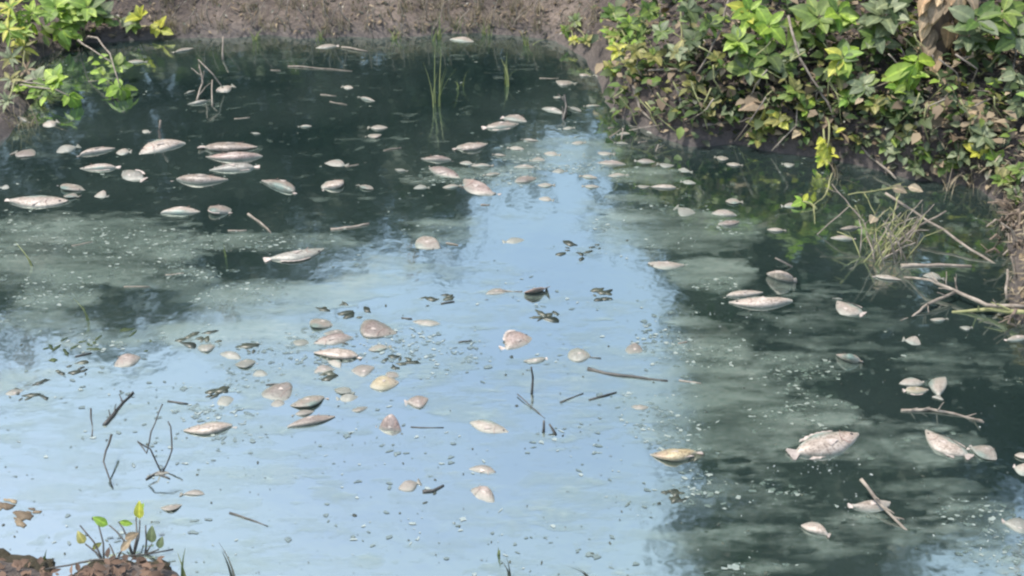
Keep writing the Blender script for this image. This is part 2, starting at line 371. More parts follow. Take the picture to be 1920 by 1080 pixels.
# ------------------------------------------------------------------ algae film on the water (cut to its ragged outline)
film_px = [  # cx, cy, rx, ry, strength
    (170, 470, 190, 62, 1.0), (50, 440, 110, 45, 0.8), (420, 455, 190, 15, 0.85), (110, 556, 75, 24, 1.0), (60, 600, 70, 26, 0.7), (140, 610, 50, 14, .7),
    (510, 565, 140, 34, 1.0), (480, 625, 170, 34, 0.95), (650, 552, 60, 13, 0.9), (590, 455, 70, 14, 0.7), (200, 640, 90, 20, .6), (330, 520, 80, 22, .6),
    (1260, 430, 150, 40, 1.0), (1330, 512, 80, 30, 1.0), (1340, 760, 170, 85, 1.0), (1300, 650, 110, 70, 0.75), (1510, 772, 90, 28, 0.95), (1480, 690, 120, 30, .55),
    (1700, 830, 130, 45, 0.42), (1380, 920, 140, 50, 0.55), (1620, 1000, 130, 40, 0.45), (1850, 1000, 110, 70, 0.6), (1760, 930, 100, 30, .4), (1420, 1030, 170, 50, 0.55),
    (900, 330, 130, 20, 0.6), (1060, 290, 110, 34, 0.75), (1210, 330, 70, 16, 0.9), (840, 430, 70, 24, 0.7), (1170, 390, 80, 30, .55), (730, 520, 90, 40, 0.6),
    (1500, 600, 160, 60, 0.35), (1800, 680, 120, 50, 0.4), (900, 560, 160, 70, 0.5), (760, 650, 160, 80, 0.6), (560, 700, 160, 60, 0.6), (1120, 640, 140, 80, .5),
    (900, 760, 380, 110, 0.42), (560, 960, 500, 130, 0.42), (1050, 980, 260, 110, 0.42), (200, 820, 260, 120, 0.42), (420, 790, 180, 40, .55), (100, 720, 130, 50, .5)]
st = 0.0125
fx = np.arange(-2.6, 2.6, st); fy = np.arange(1.35, 6.0, st)
FX, FY = np.meshgrid(fx, fy)
# the same ellipses in metres
D = np.zeros(FX.shape)
for cx, cy, rx, ry, s in film_px:
    c = P(cx, cy); sc = scale_at(c); ax = rx / sc; ay = (P(cx, cy - ry).y - P(cx, cy + ry).y) / 2
    q = ((FX - c.x) / ax) ** 2 + ((FY - c.y) / ay) ** 2
    D = np.maximum(D, s * np.clip(1.45 - q * 0.75, 0, 1))
edge = 0.5 * fbm(FX * 4, FY * 9, 40, 5) + 0.5 * fbm(FX * 14, FY * 34, 70, 4)
S = D * 0.95 + (edge - 0.5) * 1.9 - 0.26
spk = fbm(FX * 24, FY * 34, 99, 3)
S = np.maximum(S, (spk - 0.69) * 2 + (D - 0.5) * 0.1)
S = np.where(sdist(FX, FY) > -0.01, -1, S)
Vx = np.stack([FX.ravel(), FY.ravel(), np.full(FX.size, 0.0012)], 1); Sv = S.ravel()
ii = np.arange(FX.size).reshape(FX.shape)
T = np.concatenate([np.stack([ii[:-1, :-1], ii[:-1, 1:], ii[1:, 1:]], -1).reshape(-1, 3), np.stack([ii[:-1, :-1], ii[1:, 1:], ii[1:, :-1]], -1).reshape(-1, 3)])
pos = Sv[T] > 0; cnt = pos.sum(1)
Cv = np.clip((D + (0.5 * fbm(FX * 9, FY * 14, 133, 5) + 0.5 * fbm(FX * 30, FY * 48, 171, 3) - 0.5) * 2.0 - 0.25) / 0.45, 0.48, 1).ravel(); verts = [Vx]; dens = [Sv]; cov = [Cv]; tris = [T[cnt == 3]]; off = len(Vx)
def lerp(a, b):
    t = (Sv[a] / (Sv[a] - Sv[b]))[:, None]; return Vx[a] * (1 - t) + Vx[b] * t
for want in (1, 2):
    M_ = T[cnt == want]; pm = pos[cnt == want]
    k = np.argmax(pm if want == 1 else ~pm, 1); r_ = np.arange(len(M_))
    a, b, c = M_[r_, k], M_[r_, (k + 1) % 3], M_[r_, (k + 2) % 3]
    ab, ac = lerp(a, b), lerp(a, c); m_ = len(M_)
    verts += [ab, ac]; dens += [np.zeros(m_), np.zeros(m_)]; cov += [Cv[a], Cv[a]]
    iab = off + np.arange(m_); iac = off + m_ + np.arange(m_); off += 2 * m_
    if want == 1: tris.append(np.stack([a, iab, iac], 1))
    else: tris += [np.stack([iab, b, c], 1), np.stack([iab, c, iac], 1)]
V = np.concatenate(verts); Dn = np.concatenate(dens); Cn = np.concatenate(cov); Tr = np.concatenate(tris)
us, inv = np.unique(Tr, return_inverse=True); V = V[us]; Dn = Dn[us]; Cn = Cn[us]; Tr = inv.reshape(-1, 3)
me = grid_mesh('algae_film', V, Tr, FILM)
at = me.attributes.new('dens', 'FLOAT', 'POINT'); at.data.foreach_set('value', Dn.astype(np.float32))
at = me.attributes.new('cover', 'FLOAT', 'POINT'); at.data.foreach_set('value', Cn.astype(np.float32))
tag(link('algae_film', me), 'pale grey-green algae film spread in ragged patches over the pond', 'algae', kind='stuff')

# ------------------------------------------------------------------ fish
def fish_profile(x, k):                         # half height of back and belly, half thickness at x in -0.32..0.5
    t = (x + 0.32) / 0.82
    hump = math.sin(math.pi * min(1, max(0, t)) ** (0.92, 0.8, 1.1, 0.95)[k]) ** 0.75
    stalk = 0.042
    nose = 0.012 if t > 0.99 else 0
    up = max(stalk * (1 - t) ** 0.5, 0.19 * hump) + nose; dn = max(stalk * (1 - t) ** 0.5, (0.17, 0.2, 0.16, 0.185)[k] * hump) + nose
    th = max(0.018 * (1 - t) ** 0.5, 0.1 * math.sin(math.pi * min(1, max(0, t)) ** 0.72) ** 0.8) + nose
    return up, dn, th
NS, NR, NV = 17, 16, 8
BEND = (0.03, -0.05, 0.07, 0.0, -0.02, 0.1, -0.08, 0.04)
def fish_body(k, with_tail=False):
    v, f = [], []; bend = BEND[k]
    for i in range(NS):
        t = i / (NS - 1); t = 0.5 - 0.5 * math.cos(math.pi * t) if i else 0
        x = -0.32 + 0.82 * t; up, dn, th = fish_profile(x, k % 4)
        for j in range(NR):
            a = 2 * math.pi * j / NR; c, s = math.cos(a), math.sin(a)
            n_ = float(fbm(np.array([x * 7 + k * 9.1]), np.array([a * 1.3 + k * 3.7]), 31)[0]) - 0.5    # sagging, uneven flesh
            e = 1 + 0.30 * n_ * math.sin(math.pi * t)
            v.append((x, ((up if c > 0 else dn) * c) * e + bend * (2 * t - 1) ** 2, th * (abs(s) ** 0.8) * (1 if s > 0 else -1) * (1 + 0.5 * n_)))
    for i in range(NS - 1):
        for j in range(NR):
            j2 = (j + 1) % NR; f.append((i * NR + j, (i + 1) * NR + j, (i + 1) * NR + j2, i * NR + j2))
    f.append(tuple(range(NR))); f.append(tuple((NS - 1) * NR + j for j in range(NR))[::-1])
    if with_tail:
        b = len(v); tv, tf = tail_geo(bend); v += tv; f += [tuple(q + b for q in fc) for fc in tf]
    return v, f
def sheet(outline, th=0.006, lift=0.0):         # thin solid from a fan outline; first point is the root
    n = len(outline); v = [(x, y, th / 2 + lift) for x, y in outline] + [(x, y, -th / 2 + lift) for x, y in outline]
    f = [(0, i, i + 1) for i in range(1, n - 1)] + [(n, n + i + 1, n + i) for i in range(1, n - 1)]
    f += [(i, n + i, n + (i + 1) % n, (i + 1) % n) for i in range(n)]
    return v, f
def tail_geo(bend):
    o = [(-0.30, bend)]
    for i in range(9):
        a = R(-38 + 76 * i / 8); r = 0.19 * (1 - 0.13 * math.exp(-(a / 0.3) ** 2)) * (1 + 0.05 * (i % 2))
        o.append((-0.30 - r * math.cos(a), bend + r * math.sin(a) * 1.05))
    return sheet(o, 0.012, 0.012)
BODY, SMALL, TAIL, DORSAL, ANAL, PECT, GILL, EYEM = {}, {}, {}, {}, {}, {}, {}, {}
for k in range(NV):
    for t_ in FISHM:
        v, f = fish_body(k); BODY[k, t_] = mesh('fish_body', v, f, FISHM[t_])
        v, f = fish_body(k, True); SMALL[k, t_] = mesh('fish_small', v, f, FISHM[t_])
    bend = BEND[k]
    v, f = tail_geo(bend); TAIL[k] = mesh('fish_tail', v, f, FIN, False)
    o = [(0.05, 0.12 + bend)]
    for i in range(13):
        x = -0.2 + 0.45 * i / 12; up = fish_profile(x, k % 4)[0] + bend * (2 * (x + .32) / .82 - 1) ** 2
        o.append((x, up + (0.045 if i % 2 else 0.03) * (1.2 - 0.7 * i / 12)))
    DORSAL[k] = mesh('fish_dorsal', *sheet(o, 0.01, 0.008), FIN, False)
    o = [(-0.1, -0.1 + bend)] + [(-0.24 + 0.19 * i / 5, -fish_profile(-0.24 + 0.19 * i / 5, k % 4)[1] - 0.045 * (1 - i / 5) - 0.01 * (i % 2) + bend * 0.3) for i in range(6)][::-1]
    ANAL[k] = mesh('fish_anal', *sheet(o, 0.01, 0.008), FIN, False)
o = [(0.0, 0.0)] + [(-0.14 * math.cos(R(a)) , 0.14 * math.sin(R(a))) for a in (-22, -11, 0, 11, 22)]
PECTM = mesh('fish_pectoral', *sheet(o, 0.006), FIN, False)
v, f = [], []
bm = bmesh.new(); bmesh.ops.create_uvsphere(bm, u_segments=8, v_segments=6, radius=0.021)
EYEMESH = bpy.data.meshes.new('fish_eye'); bm.to_mesh(EYEMESH); bm.free(); EYEMESH.materials.append(EYE)
GILLM = mat_plain('gill red', (0.20, 0.12, 0.10), (0.36, 0.24, 0.20), 10, 0.4)
v, f = [], []
tube(v, f, [Vector((0.27 - 0.05 * math.sin(math.pi * i / 6), -0.12 + 0.22 * i / 6, 0)) for i in range(7)], 0.005, 0.003, 5)
GILLMESH = mesh('fish_gill', v, f, GILLM)

def region(x, y):
    if y < 140: return 'along the muddy far bank' if x < 800 else 'where far and right banks meet'
    if y < 215: return 'off the twigs of the far bank' if x < 760 else 'off the tip of the leafy right bank'
    if y < 430 and x < 250: return 'in dark water below the overhanging left branch'
    if y < 430 and x < 520: return 'in the group out from the left branch'
    if y < 430 and x < 780: return 'in dark open water off the far bank'
    if y < 430 and x < 1010: return 'in dark water where the sky reflection narrows'
    if y < 430 and x < 1330: return 'under the undercut of the right bank'
    if x > 1330 and y < 470: return 'in dark water below the leafy right bank'
    if x > 1520 and y < 790: return 'in dark water beside the dead brush'
    if x > 1330 and y < 790: return 'in dark water out from the dead brush'
    if x > 1210 and y >= 790: return 'in dark water around the slanting stick'
    if x < 560 and y < 700: return 'among grey-green algae patches'
    if x < 780 and y < 830: return 'in the crowd on blue water'
    if y < 620: return 'at the narrow end of blue reflection'
    if y < 720: return 'on pale blue water above the floating stick'
    if x < 640: return 'on blue water near the seedlings'
    return 'on open pale blue water'
def fish(x0, y0, x1, y1, h, tint='white', sub=0.0, head=None, roll=None, label=None, fat=1.0):
    a, b = P(x0, y0), P(x1, y1); c = (a + b) / 2; d = b - a; L = min(max(d.length, 0.03), 0.40)
    s = scale_at(c); px = math.hypot(x1 - x0, y1 - y0)
    th = math.atan2(CAM_H, c.y); sn = math.sin(th)
    kt = rng.uniform(0.55, 0.9) * fat
    wide = abs(d.x) / max(d.length, 1e-5)
    Dm = (h / s - 0.085 * L * kt) / sn if wide > 0.6 else 0.42 * L
    Dm = min(max(Dm, 0.24 * L), 0.85 * L); kd = Dm / 0.38 / L
    if Dm > 0.6 * L: kt *= 1.35
    if head is None: head = rng.choice('LR')
    ang = math.atan2(d.y, d.x) + (math.pi if head == 'L' else 0)
    sub = max(sub, 0.10 if px > 95 else 0.28); fins = sub < .3 and rng.random() < .4
    half = 0.1 * L * kt
    z0 = max(0.12 * half, 0.004) * (1 - sub) - half * 0.62 * sub
    if roll is None: roll = rng.uniform(-16, 16)
    k = rng.randrange(NV); flip = rng.choice((1, -1))
    size = 'tiny' if px < 32 else 'small' if px < 52 else 'medium-sized' if px < 88 else 'large'
    shape = 'slender' if Dm < 0.31 * L else 'bloated' if Dm > 0.56 * L else ''
    colr = {'white': 'pale white', 'pink': 'pinkish', 'grey': 'grey', 'yellow': 'yellowish'}[tint]
    state = 'half sunken' if sub > 0.55 else 'floating'
    if label is None: label = ' '.join(w for w in (size, shape, colr, 'dead fish', state, region((x0 + x1) / 2, (y0 + y1) / 2)) if w)
    rot = Euler((R(roll), 0, ang), 'XYZ'); S_ = (L, L * kd * flip, L * kt)
    if px < 48:
        o = link('dead_fish', SMALL[k, tint]); o.location = (c.x, c.y, z0); o.rotation_euler = rot; o.scale = S_
    else:
        o = empty('dead_fish', (c.x, c.y, z0)); o.rotation_euler = rot
        def part(nm, me, loc=(0, 0, 0), sc=S_, rz=0):
            q = link(nm, me, o); q.location = loc; q.scale = sc; q.rotation_euler = (0, 0, rz); return q
        part('body', BODY[k, tint])
        if sub < 0.75: part('tail_fin', TAIL[k], (0.02 * L, 0, 0 if fins else -0.03 * L), (L * .9, L * kd * flip * .8, L * kt))
        if fins:
            part('dorsal_fin', DORSAL[k]); part('anal_fin', ANAL[k])
        up, dn, tz = fish_profile(0.17, k % 4)
        part('pectoral_fin', PECTM, (0.17 * L, -0.03 * L * kd * flip, 0.098 * L * kt), (L, L, L), rng.uniform(-.3, .5))
        tz = fish_profile(0.41, k % 4)[2]
        part('eye', EYEMESH, (0.40 * L, 0.035 * L * kd * flip, tz * 0.95 * L * kt), (L, L, L * 0.6))
        part('gill', GILLMESH, (0, 0, 0.088 * L * kt), (L, L * kd * flip, L * kt))
    tag(o, label, 'fish'); FISHES.append(o)
    return o
FISHES = []
W, K, G_, Yw = 'white', 'pink', 'grey', 'yellow'
FL = [
 (320,99,362,90,9,W,0,'R'),(238,116,278,116,7,W),(408,173,443,163,13,W),(352,196,397,188,9,G_),(345,177,365,170,6,G_),(82,238,112,229,13,W),
 (27,285,68,290,18,K),(105,285,150,273,15,G_),(135,292,215,277,16,W),(218,287,248,285,14,W),(258,286,363,261,26,W,0,'L'),
 (362,277,483,276,28,W,0,'R'),(385,295,515,294,19,K,.2,'L'),(393,318,497,312,16,G_,.2),(150,316,234,314,14,W),(228,323,273,342,20,G_),
 (310,337,427,338,24,W,0,'R'),(105,345,157,358,20,W),(178,366,206,367,15,W),(497,337,570,362,22,W),(597,358,645,338,25,W),(610,305,655,310,13,W),
 (558,238,585,237,5,W),(30,218,57,232,8,G_),(267,246,282,250,6,W),
 (640,163,662,166,7,W),(670,182,703,190,6,W),(688,240,727,240,11,W),(684,258,717,254,13,W),(670,347,701,355,12,W),(937,218,990,226,15,W),(897,242,973,233,17,W,0,'R'),
 (842,282,916,270,22,W,0,'R'),(790,297,858,300,14,K,.3),(793,312,862,334,18,K,.3),(883,311,927,311,8,W),(955,313,1003,313,10,W,.4),(862,340,930,375,32,K,.6),
 (1040,154,1080,160,12,W),(1038,184,1058,183,12,W),(1008,200,1060,213,8,G_),(1065,200,1092,210,8,G_),(1093,200,1125,199,6,W),(1085,140,1108,145,8,W),(1112,141,1136,144,7,W),
 (835,72,890,77,11,W),(592,90,640,86,8,W),(1118,304,1185,309,13,K,.5),(1220,350,1278,352,10,W),(955,342,1005,332,18,K,.5),(950,277,983,280,8,W,.3),(1212,247,1262,250,11,G_),
 (1338,296,1366,299,11,W),(1362,308,1394,311,9,W),
 (-8,381,125,382,25,W,0,'R'),(122,367,153,368,15,W),(287,398,376,395,19,W,0,'R'),(390,388,438,402,25,W),(484,494,610,470,27,G_,.2,'R'),(213,685,272,665,30,K,.4),
 (360,657,408,648,22,G_,.6),(408,662,465,675,18,G_,.7),(440,684,488,678,25,G_,.5),(570,600,627,612,28,W,.5),
 (662,603,735,632,36,K,.3),(773,604,836,610,15,W,.6),(981,550,1028,541,28,K,0,'L',40),(930,655,996,630,36,K,.1,'R'),(1052,665,1110,662,36,G_,.75),(1160,655,1212,660,27,K,.75),
 (982,680,1032,674,11,G_,.3),(942,456,983,451,13,G_,.6),(900,550,952,543,18,K,.75),(773,445,820,468,26,W,.4),(1215,497,1297,502,18,W,.1),
 (585,645,678,630,26,K,.4),(590,660,690,668,28,W,.2,'L'),(660,700,712,692,26,K,.5),(682,725,747,715,32,Yw,.3),(490,722,550,745,40,K,.55),(545,762,622,742,32,W,.3,'L'),
 (518,803,627,778,26,K,.45,'R'),(344,810,455,798,30,W,.1,'L'),(398,760,442,748,28,G_,.75),
 (1360,377,1394,379,15,W),(1333,399,1392,403,15,W),(1338,424,1388,416,15,K),(1262,392,1300,403,22,G_,.4),(1438,431,1475,433,10,W),(1463,385,1500,387,10,W),(1575,430,1618,426,9,K),(1557,446,1610,449,10,W),
 (1347,556,1430,548,17,W,0,'R'),(1563,570,1620,598,27,W,0,'L'),(1630,516,1690,525,12,W),(1745,601,1780,600,10,W),(1692,634,1727,643,23,W,.1),
 (1685,718,1738,716,17,W),(1688,735,1742,733,15,Yw,.2),(1800,616,1825,617,9,G_),(1730,515,1772,522,17,G_),(1880,640,1928,632,12,W),
 (337,925,384,924,16,K,.5),(290,957,343,948,20,K,.5),(755,760,804,753,28,K,.2),(865,790,952,812,28,W,.5,'R'),(865,873,935,888,22,K,.7),(748,918,790,905,24,K,.4),
 (878,915,945,945,36,K,.65),(1178,762,1228,766,14,K,.8),(1813,832,1872,858,38,W,0),(1902,852,1945,862,20,W),(1895,873,1940,890,30,W),
 (1875,985,1935,992,34,G_,.5),(1465,310,1490,311,8,G_,.3),(1150,268,1178,270,7,G_,.3),(1270,318,1300,322,9,G_,.4),(975,262,1010,265,7,W,.3),(1020,288,1052,292,9,W,.4),
 (1560,560,1580,562,5,G_),(0,352,18,352,7,G_),(470,250,488,252,5,G_),(275,890,318,884,14,K,.8),(0,742,48,732,16,K,.8),(1085,330,1120,334,9,W,.4),(775,352,806,350,9,G_,.4),(740,318,765,322,7,G_,.3),
] + [(585,700,640,688,22,K,.6),(628,728,668,736,20,G_,.65),(545,778,590,770,18,K,.7),(690,655,735,648,18,W,.6),(600,622,650,628,18,K,.5),(630,752,672,746,18,G_,.7),(470,705,512,699,18,G_,.75),
 (545,640,588,646,18,G_,.65),(715,700,752,706,18,K,.7),(655,770,700,764,16,K,.75),(612,672,640,690,16,W,.5),(505,760,540,752,16,K,.75)] + [
 (x, y, x + w, y + rng.uniform(-4, 4), h, rng.choice((W, W, K, G_)), rng.uniform(.25, .6)) for x, y, w, h in
 [(992,300,30,8),(1072,270,28,7),(1120,288,34,9),(1035,322,30,9),(1090,350,34,9),(922,290,26,7),(1155,252,26,7),(1188,302,40,9),(862,305,30,8),(1008,348,34,10),(1055,242,24,6),(1140,330,40,10),(830,352,36,10),(1230,310,34,8),(905,330,34,9),(1010,372,30,9),(1275,340,30,8),(1190,350,30,8)]]
for a in FL: fish(*a)
fish(1438, 516, 1500, 530, 46, W, 0, 'L', 55, 'round bloated white dead fish belly up beside a longer one', 1.5)
fish(1368, 571, 1513, 567, 26, W, 0, 'L', 5, 'long pale dead fish touching a shorter one by bubbles')
fish(1568, 666, 1624, 680, 40, W, .05, 'L', 40, 'plump white dead fish with ragged side beyond the algae patch', 1.3)
fish(1750, 748, 1765, 706, 30, W, 0, 'R', 0, 'pale dead fish pointing across its two neighbours beside the dead brush')
fish(1220, 857, 1328, 852, 38, Yw, .1, 'L', 20, 'yellowish dead fish with brown tail at the edge of dark water', 1.2)
fish(1468, 862, 1612, 818, 52, W, 0, 'R', 8, 'largest pinkish white dead fish, tail in the dark water', 1.1)
fish(1728, 812, 1824, 870, 32, W, 0, 'L', 0, 'white dead fish with spread tail beside a shorter plump one')
fish(1504, 982, 1564, 1003, 34, W, 0, 'L', 15, 'smooth oval white dead fish next to the slanting stick', 1.2)
fish(1585, 956, 1672, 948, 30, W, .35, 'R', 20, 'white dead fish lying partly under the slanting stick')
fish(698, 800, 757, 808, 52, K, .15, 'R', 60, 'round pinkish dead fish with dark back on pale blue water', 1.3)
# look-alikes share a label and a group
seen = {}
for o in FISHES: seen.setdefault(o['label'], []).append(o)
for lab, os_ in seen.items():
    for o in os_: o['group'] = lab if len(os_) > 1 else 'dead fish floating in the pond'

# ------------------------------------------------------------------ leaves
def leaf_geo(w, fold, droop, tipp=1.0, n=6):
    v, f = [], []
    for i in range(n + 1):
        t = i / n; x = 0.08 + 0.92 * t
        hw = w * math.sin(math.pi * t ** (0.8 * tipp)) ** 0.8 * 0.5 + (0.012 if i == 0 else 0)
        z = -droop * t * t; e = hw * fold
        wv = 0.02 * math.sin(i * 2.1)
        v += [(x, -hw, z + e + wv), (x, 0, z), (x, hw, z + e - wv)]
    for i in range(n):
        b = 3 * i
        f += [(b, b + 3, b + 4, b + 1), (b + 1, b + 4, b + 5, b + 2)]
    b = len(v); v += [(0, -0.01, 0), (0, 0.01, 0)]; f.append((b, 1, b + 1)); 
    return v, f
LSHAPES = [(0.52, 0.25, 0.18, 0.9), (0.62, 0.2, 0.3, 1.0), (0.45, 0.35, 0.12, 1.15), (0.68, 0.15, 0.4, 0.85)]
NARROW = [(0.26, 0.3, 0.25, 1.0), (0.32, 0.25, 0.35, 0.9)]
LM = {}
def leaf_mesh(kind, narrow=False):
    k = rng.randrange(2 if narrow else 4)
    if (kind, narrow, k) not in LM:
        v, f = leaf_geo(*((NARROW if narrow else LSHAPES)[k])); me_ = LM[kind, narrow, k] = mesh('leaf', v, f, LEAF[kind])
        ra = me_.attributes.new('rib', 'FLOAT', 'POINT'); ra.data.foreach_set('value', [1.0 if abs(q[1]) < 1e-6 else 0.0 for q in v])
    return LM[kind, narrow, k]
def leaf_matrix(p, d, nrm, L):
    x = d.normalized(); y = nrm.cross(x)
    if y.length < 1e-3: y = Vector((1, 0, 0)).cross(x)
    y.normalize(); z = x.cross(y)
    return Matrix.Translation(p) @ Matrix((x, y, z)).transposed().to_4x4() @ Matrix.Diagonal((L, L, L, 1))
def add_leaf(parent, p, d, nrm, L, kind, narrow=False):
    o = link('leaf', leaf_mesh(kind, narrow), parent); o.matrix_basis = leaf_matrix(p, d, nrm, L); return o
def whorl(parent, c, ax, n, L, kind, lift=0.35, narrow=False, start=None):
    ax = ax.normalized(); u = ax.cross(Vector((0.3, 0.9, 0.1))).normalized(); w = ax.cross(u)
    a0 = rng.uniform(0, 6.28) if start is None else start
    for i in range(n):
        a = a0 + 2 * math.pi * i / n + rng.uniform(-.3, .3); el = lift + rng.uniform(-.3, .3)
        d = (u * math.cos(a) + w * math.sin(a)) * math.cos(el) + ax * math.sin(el)
        kd = kind if isinstance(kind, str) else rng.choice(kind)
        add_leaf(parent, c + ax * rng.uniform(-.02, .02) * L * 3, d, ax + Vector([rng.uniform(-.25, .25) for _ in range(3)]), L * rng.uniform(0.65, 1.15), kd, narrow)
CAMV = Vector((0, -0.75, 0.66))
def plant(name, base, heads, label, cat, group=None, stemr=0.006, stemm=None, narrow=False):
    """heads: (tip point, leaf length, number, leaf kind, lift); stems run from the base to each tip"""
    base = Vector(base); r = empty(name, base); tag(r, label, cat, group)
    for (tip, L, n, kind, lift) in heads:
        t = Vector(tip) - base
        v, f = [], []
        tube(v, f, curve_pts(Vector((0, 0, -0.01)), t, 7, -0.12, 0.03, rng.uniform(-.1, .1)), stemr, stemr * 0.55, 5)
        link('stem', mesh('stem', v, f, stemm or STEM), r)
        whorl(r, t, Vector((rng.uniform(-.35, .35), -0.55, 0.8)), n, L, kind, lift, narrow)
        if n > 4 and t.length > 0.12:
            for q in range(n // 2):                          # single leaves down the stem
                p = t * rng.uniform(0.45, 0.9) + Vector((rng.uniform(-.03, .03), rng.uniform(-.04, 0), 0))
                d = Vector((rng.uniform(-1, 1), rng.uniform(-1, .1), rng.uniform(-.3, .5)))
                add_leaf(r, p, d, Vector((rng.uniform(-.4, .4), -.5, .8)), L * rng.uniform(.6, .95), kind if isinstance(kind, str) else rng.choice(kind), narrow)
    return r
def above(px, py, up):                          # a point on the pixel's ray, `up` metres above the bank
    d = ray(px, py); o = Vector((0, 0, CAM_H)); t = np.linspace(1.5, 9, 900)
    z = o.z + d.z * t; g_ = np.maximum(hfast(d.x * t, d.y * t), 0) + up
    k = np.argmax(z < g_) if (z < g_).any() else len(t) - 1
    return o + d * float(t[k])
def head(px, py, up, lpx, n, kind, lift=0.35):
    p = above(px, py, up); return (p, (.85 if px < 1000 or lpx >= 48 else .68) * lpx / scale_at(p), n + (2 if lpx >= 48 else 3), kind, lift)
def rooted(x, y): return Vector((x, y, max(hz(x, y), 0) - 0.005))

# right bank: the plants that can be told apart
def rplant(label, heads, name='leafy_shrub', group='leafy plants on the right bank', cat='shrub', back=0.10, **kw):
    hs = [head(*h) for h in heads]
    c = sum((h[0] for h in hs), Vector()) / len(hs)
    x, y = c.x + rng.uniform(-.03, .03), c.y + back
    if hz(x, y) < 0.02: y += 0.1
    return plant(name, rooted(x, y), hs, label, cat, group, **kw)
rplant('bright yellow-green shrub with the biggest whorled leaves on the right bank', [(1405, 22, .26, 52, 7, ('bright', 'bright', 'yellow')), (1440, 50, .24, 48, 6, 'bright'), (1385, 78, .20, 50, 6, ('bright', 'mid'))])
rplant('shrub with broad mid-green leaves beside the bright whorled shrub', [(1535, 35, .24, 70, 5, 'mid'), (1570, 25, .27, 62, 5, ('mid', 'bright')), (1495, 45, .2, 58, 4, 'mid')])
rplant('sapling with a star of light green and yellow leaves beside vine', [(1580, 108, .22, 50, 7, ('bright', 'bright', 'yellow', 'mid')), (1570, 145, .15, 40, 5, ('mid', 'olive'))], 'sapling', cat='sapling')
rplant('drooping bright green leaves below the dry leaf-hung stump', [(1718, 118, .22, 72, 5, 'bright', -0.7), (1700, 150, .16, 60, 4, ('bright', 'mid'), -0.8)])
rplant('low yellow-leaved sprig hanging over the water edge', [(1552, 275, .10, 46, 4, 'yellow', -0.5), (1548, 295, .05, 42, 3, ('yellow', 'bright'), -0.6)], 'leafy_sprig', cat='sprig')
rplant('grey-green shrub with yellow-tipped leaves by the water', [(1845, 255, .14, 46, 6, 'grey'), (1835, 285, .10, 40, 6, ('grey', 'yellow')), (1865, 300, .07, 36, 5, ('bright', 'grey')), (1800, 290, .08, 38, 5, 'grey')])
rplant('shrub with large blue-grey leaves left of the dry stump', [(1655, 30, .25, 72, 5, 'grey'), (1672, 5, .27, 60, 4, ('grey', 'dark')), (1640, 70, .2, 55, 4, ('grey', 'mid'))])
rplant('shrub with large grey-green leaves right of the dry stump', [(1830, 40, .26, 70, 6, ('grey', 'mid')), (1880, 25, .28, 62, 5, 'mid'), (1815, 70, .2, 55, 4, 'grey'), (1905, 70, .22, 55, 5, ('mid', 'grey'))])
rplant('dense green shrub at the tip of the right bank', [(1150, 25, .20, 36, 7, 'mid'), (1180, 45, .22, 38, 7, ('mid', 'bright')), (1215, 20, .26, 38, 7, ('mid', 'dark')), (1240, 60, .22, 36, 7, ('mid', 'grey')), (1150, 65, .14, 36, 7, ('bright', 'olive'))])
rplant('yellowing olive shrub low on the tip of the right bank', [(1160, 95, .14, 36, 7, ('olive', 'yellow')), (1195, 95, .16, 36, 7, 'olive'), (1225, 105, .15, 36, 7, ('olive', 'mid')), (1145, 130, .08, 30, 5, ('bright', 'olive')), (1190, 125, .09, 30, 5, 'olive')])
rplant('small olive plant in the middle of the undercut bank', [(1305, 160, .10, 40, 4, 'olive', -.4), (1270, 100, .16, 36, 6, ('olive', 'grey')), (1345, 110, .16, 36, 5, ('olive', 'mid'))])
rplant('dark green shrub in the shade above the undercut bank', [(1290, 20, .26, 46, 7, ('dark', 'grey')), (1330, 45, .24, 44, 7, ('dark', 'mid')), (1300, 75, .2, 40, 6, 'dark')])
rplant('olive and yellow plant overhanging the water below the vine', [(1490, 170, .15, 42, 6, ('mid', 'olive')), (1510, 205, .12, 44, 6, ('olive', 'bright')), (1460, 225, .10, 44, 6, ('olive', 'yellow')), (1425, 235, .09, 44, 6, 'olive'), (1420, 262, .05, 36, 4, ('olive', 'mid'))])
rplant('mid-green leaves in shade beneath the bright whorled shrub', [(1440, 105, .17, 50, 5, ('mid', 'dark')), (1405, 130, .14, 48, 5, ('mid', 'grey')), (1490, 100, .18, 44, 4, ('grey', 'mid')), (1475, 130, .14, 44, 4, ('mid', 'grey'))])
rplant('small green plant beside the star sapling', [(1620, 160, .13, 44, 6, ('mid', 'grey')), (1590, 185, .12, 40, 6, ('mid', 'bright')), (1640, 195, .1, 38, 5, ('olive', 'mid'))])
rplant('dark tuft of pointed leaves under the drooping bright leaves', [(1690, 195, .08, 50, 7, 'dark'), (1680, 215, .05, 44, 5, 'dark')])
rplant('low grey-green creeper along the water edge', [(1610, 265, .06, 40, 5, ('grey', 'olive')), (1660, 275, .06, 40, 6, ('grey', 'mid')), (1700, 255, .07, 40, 5, ('olive', 'grey')), (1730, 290, .05, 36, 5, 'mid'), (1770, 310, .05, 36, 6, ('grey', 'mid')), (1715, 315, .05, 34, 5, ('grey', 'dark'))], 'creeper', cat='creeper')
rplant('thin grey-leaved plant at the back of leaf litter', [(1905, 140, .15, 46, 5, 'grey', -.3), (1912, 200, .1, 40, 4, 'grey', -.4)])
rplant('small green plant above the twig heap', [(1880, 335, .08, 40, 5, ('mid', 'olive')), (1905, 365, .07, 38, 5, ('grey', 'mid')), (1912, 320, .12, 40, 5, 'mid')])
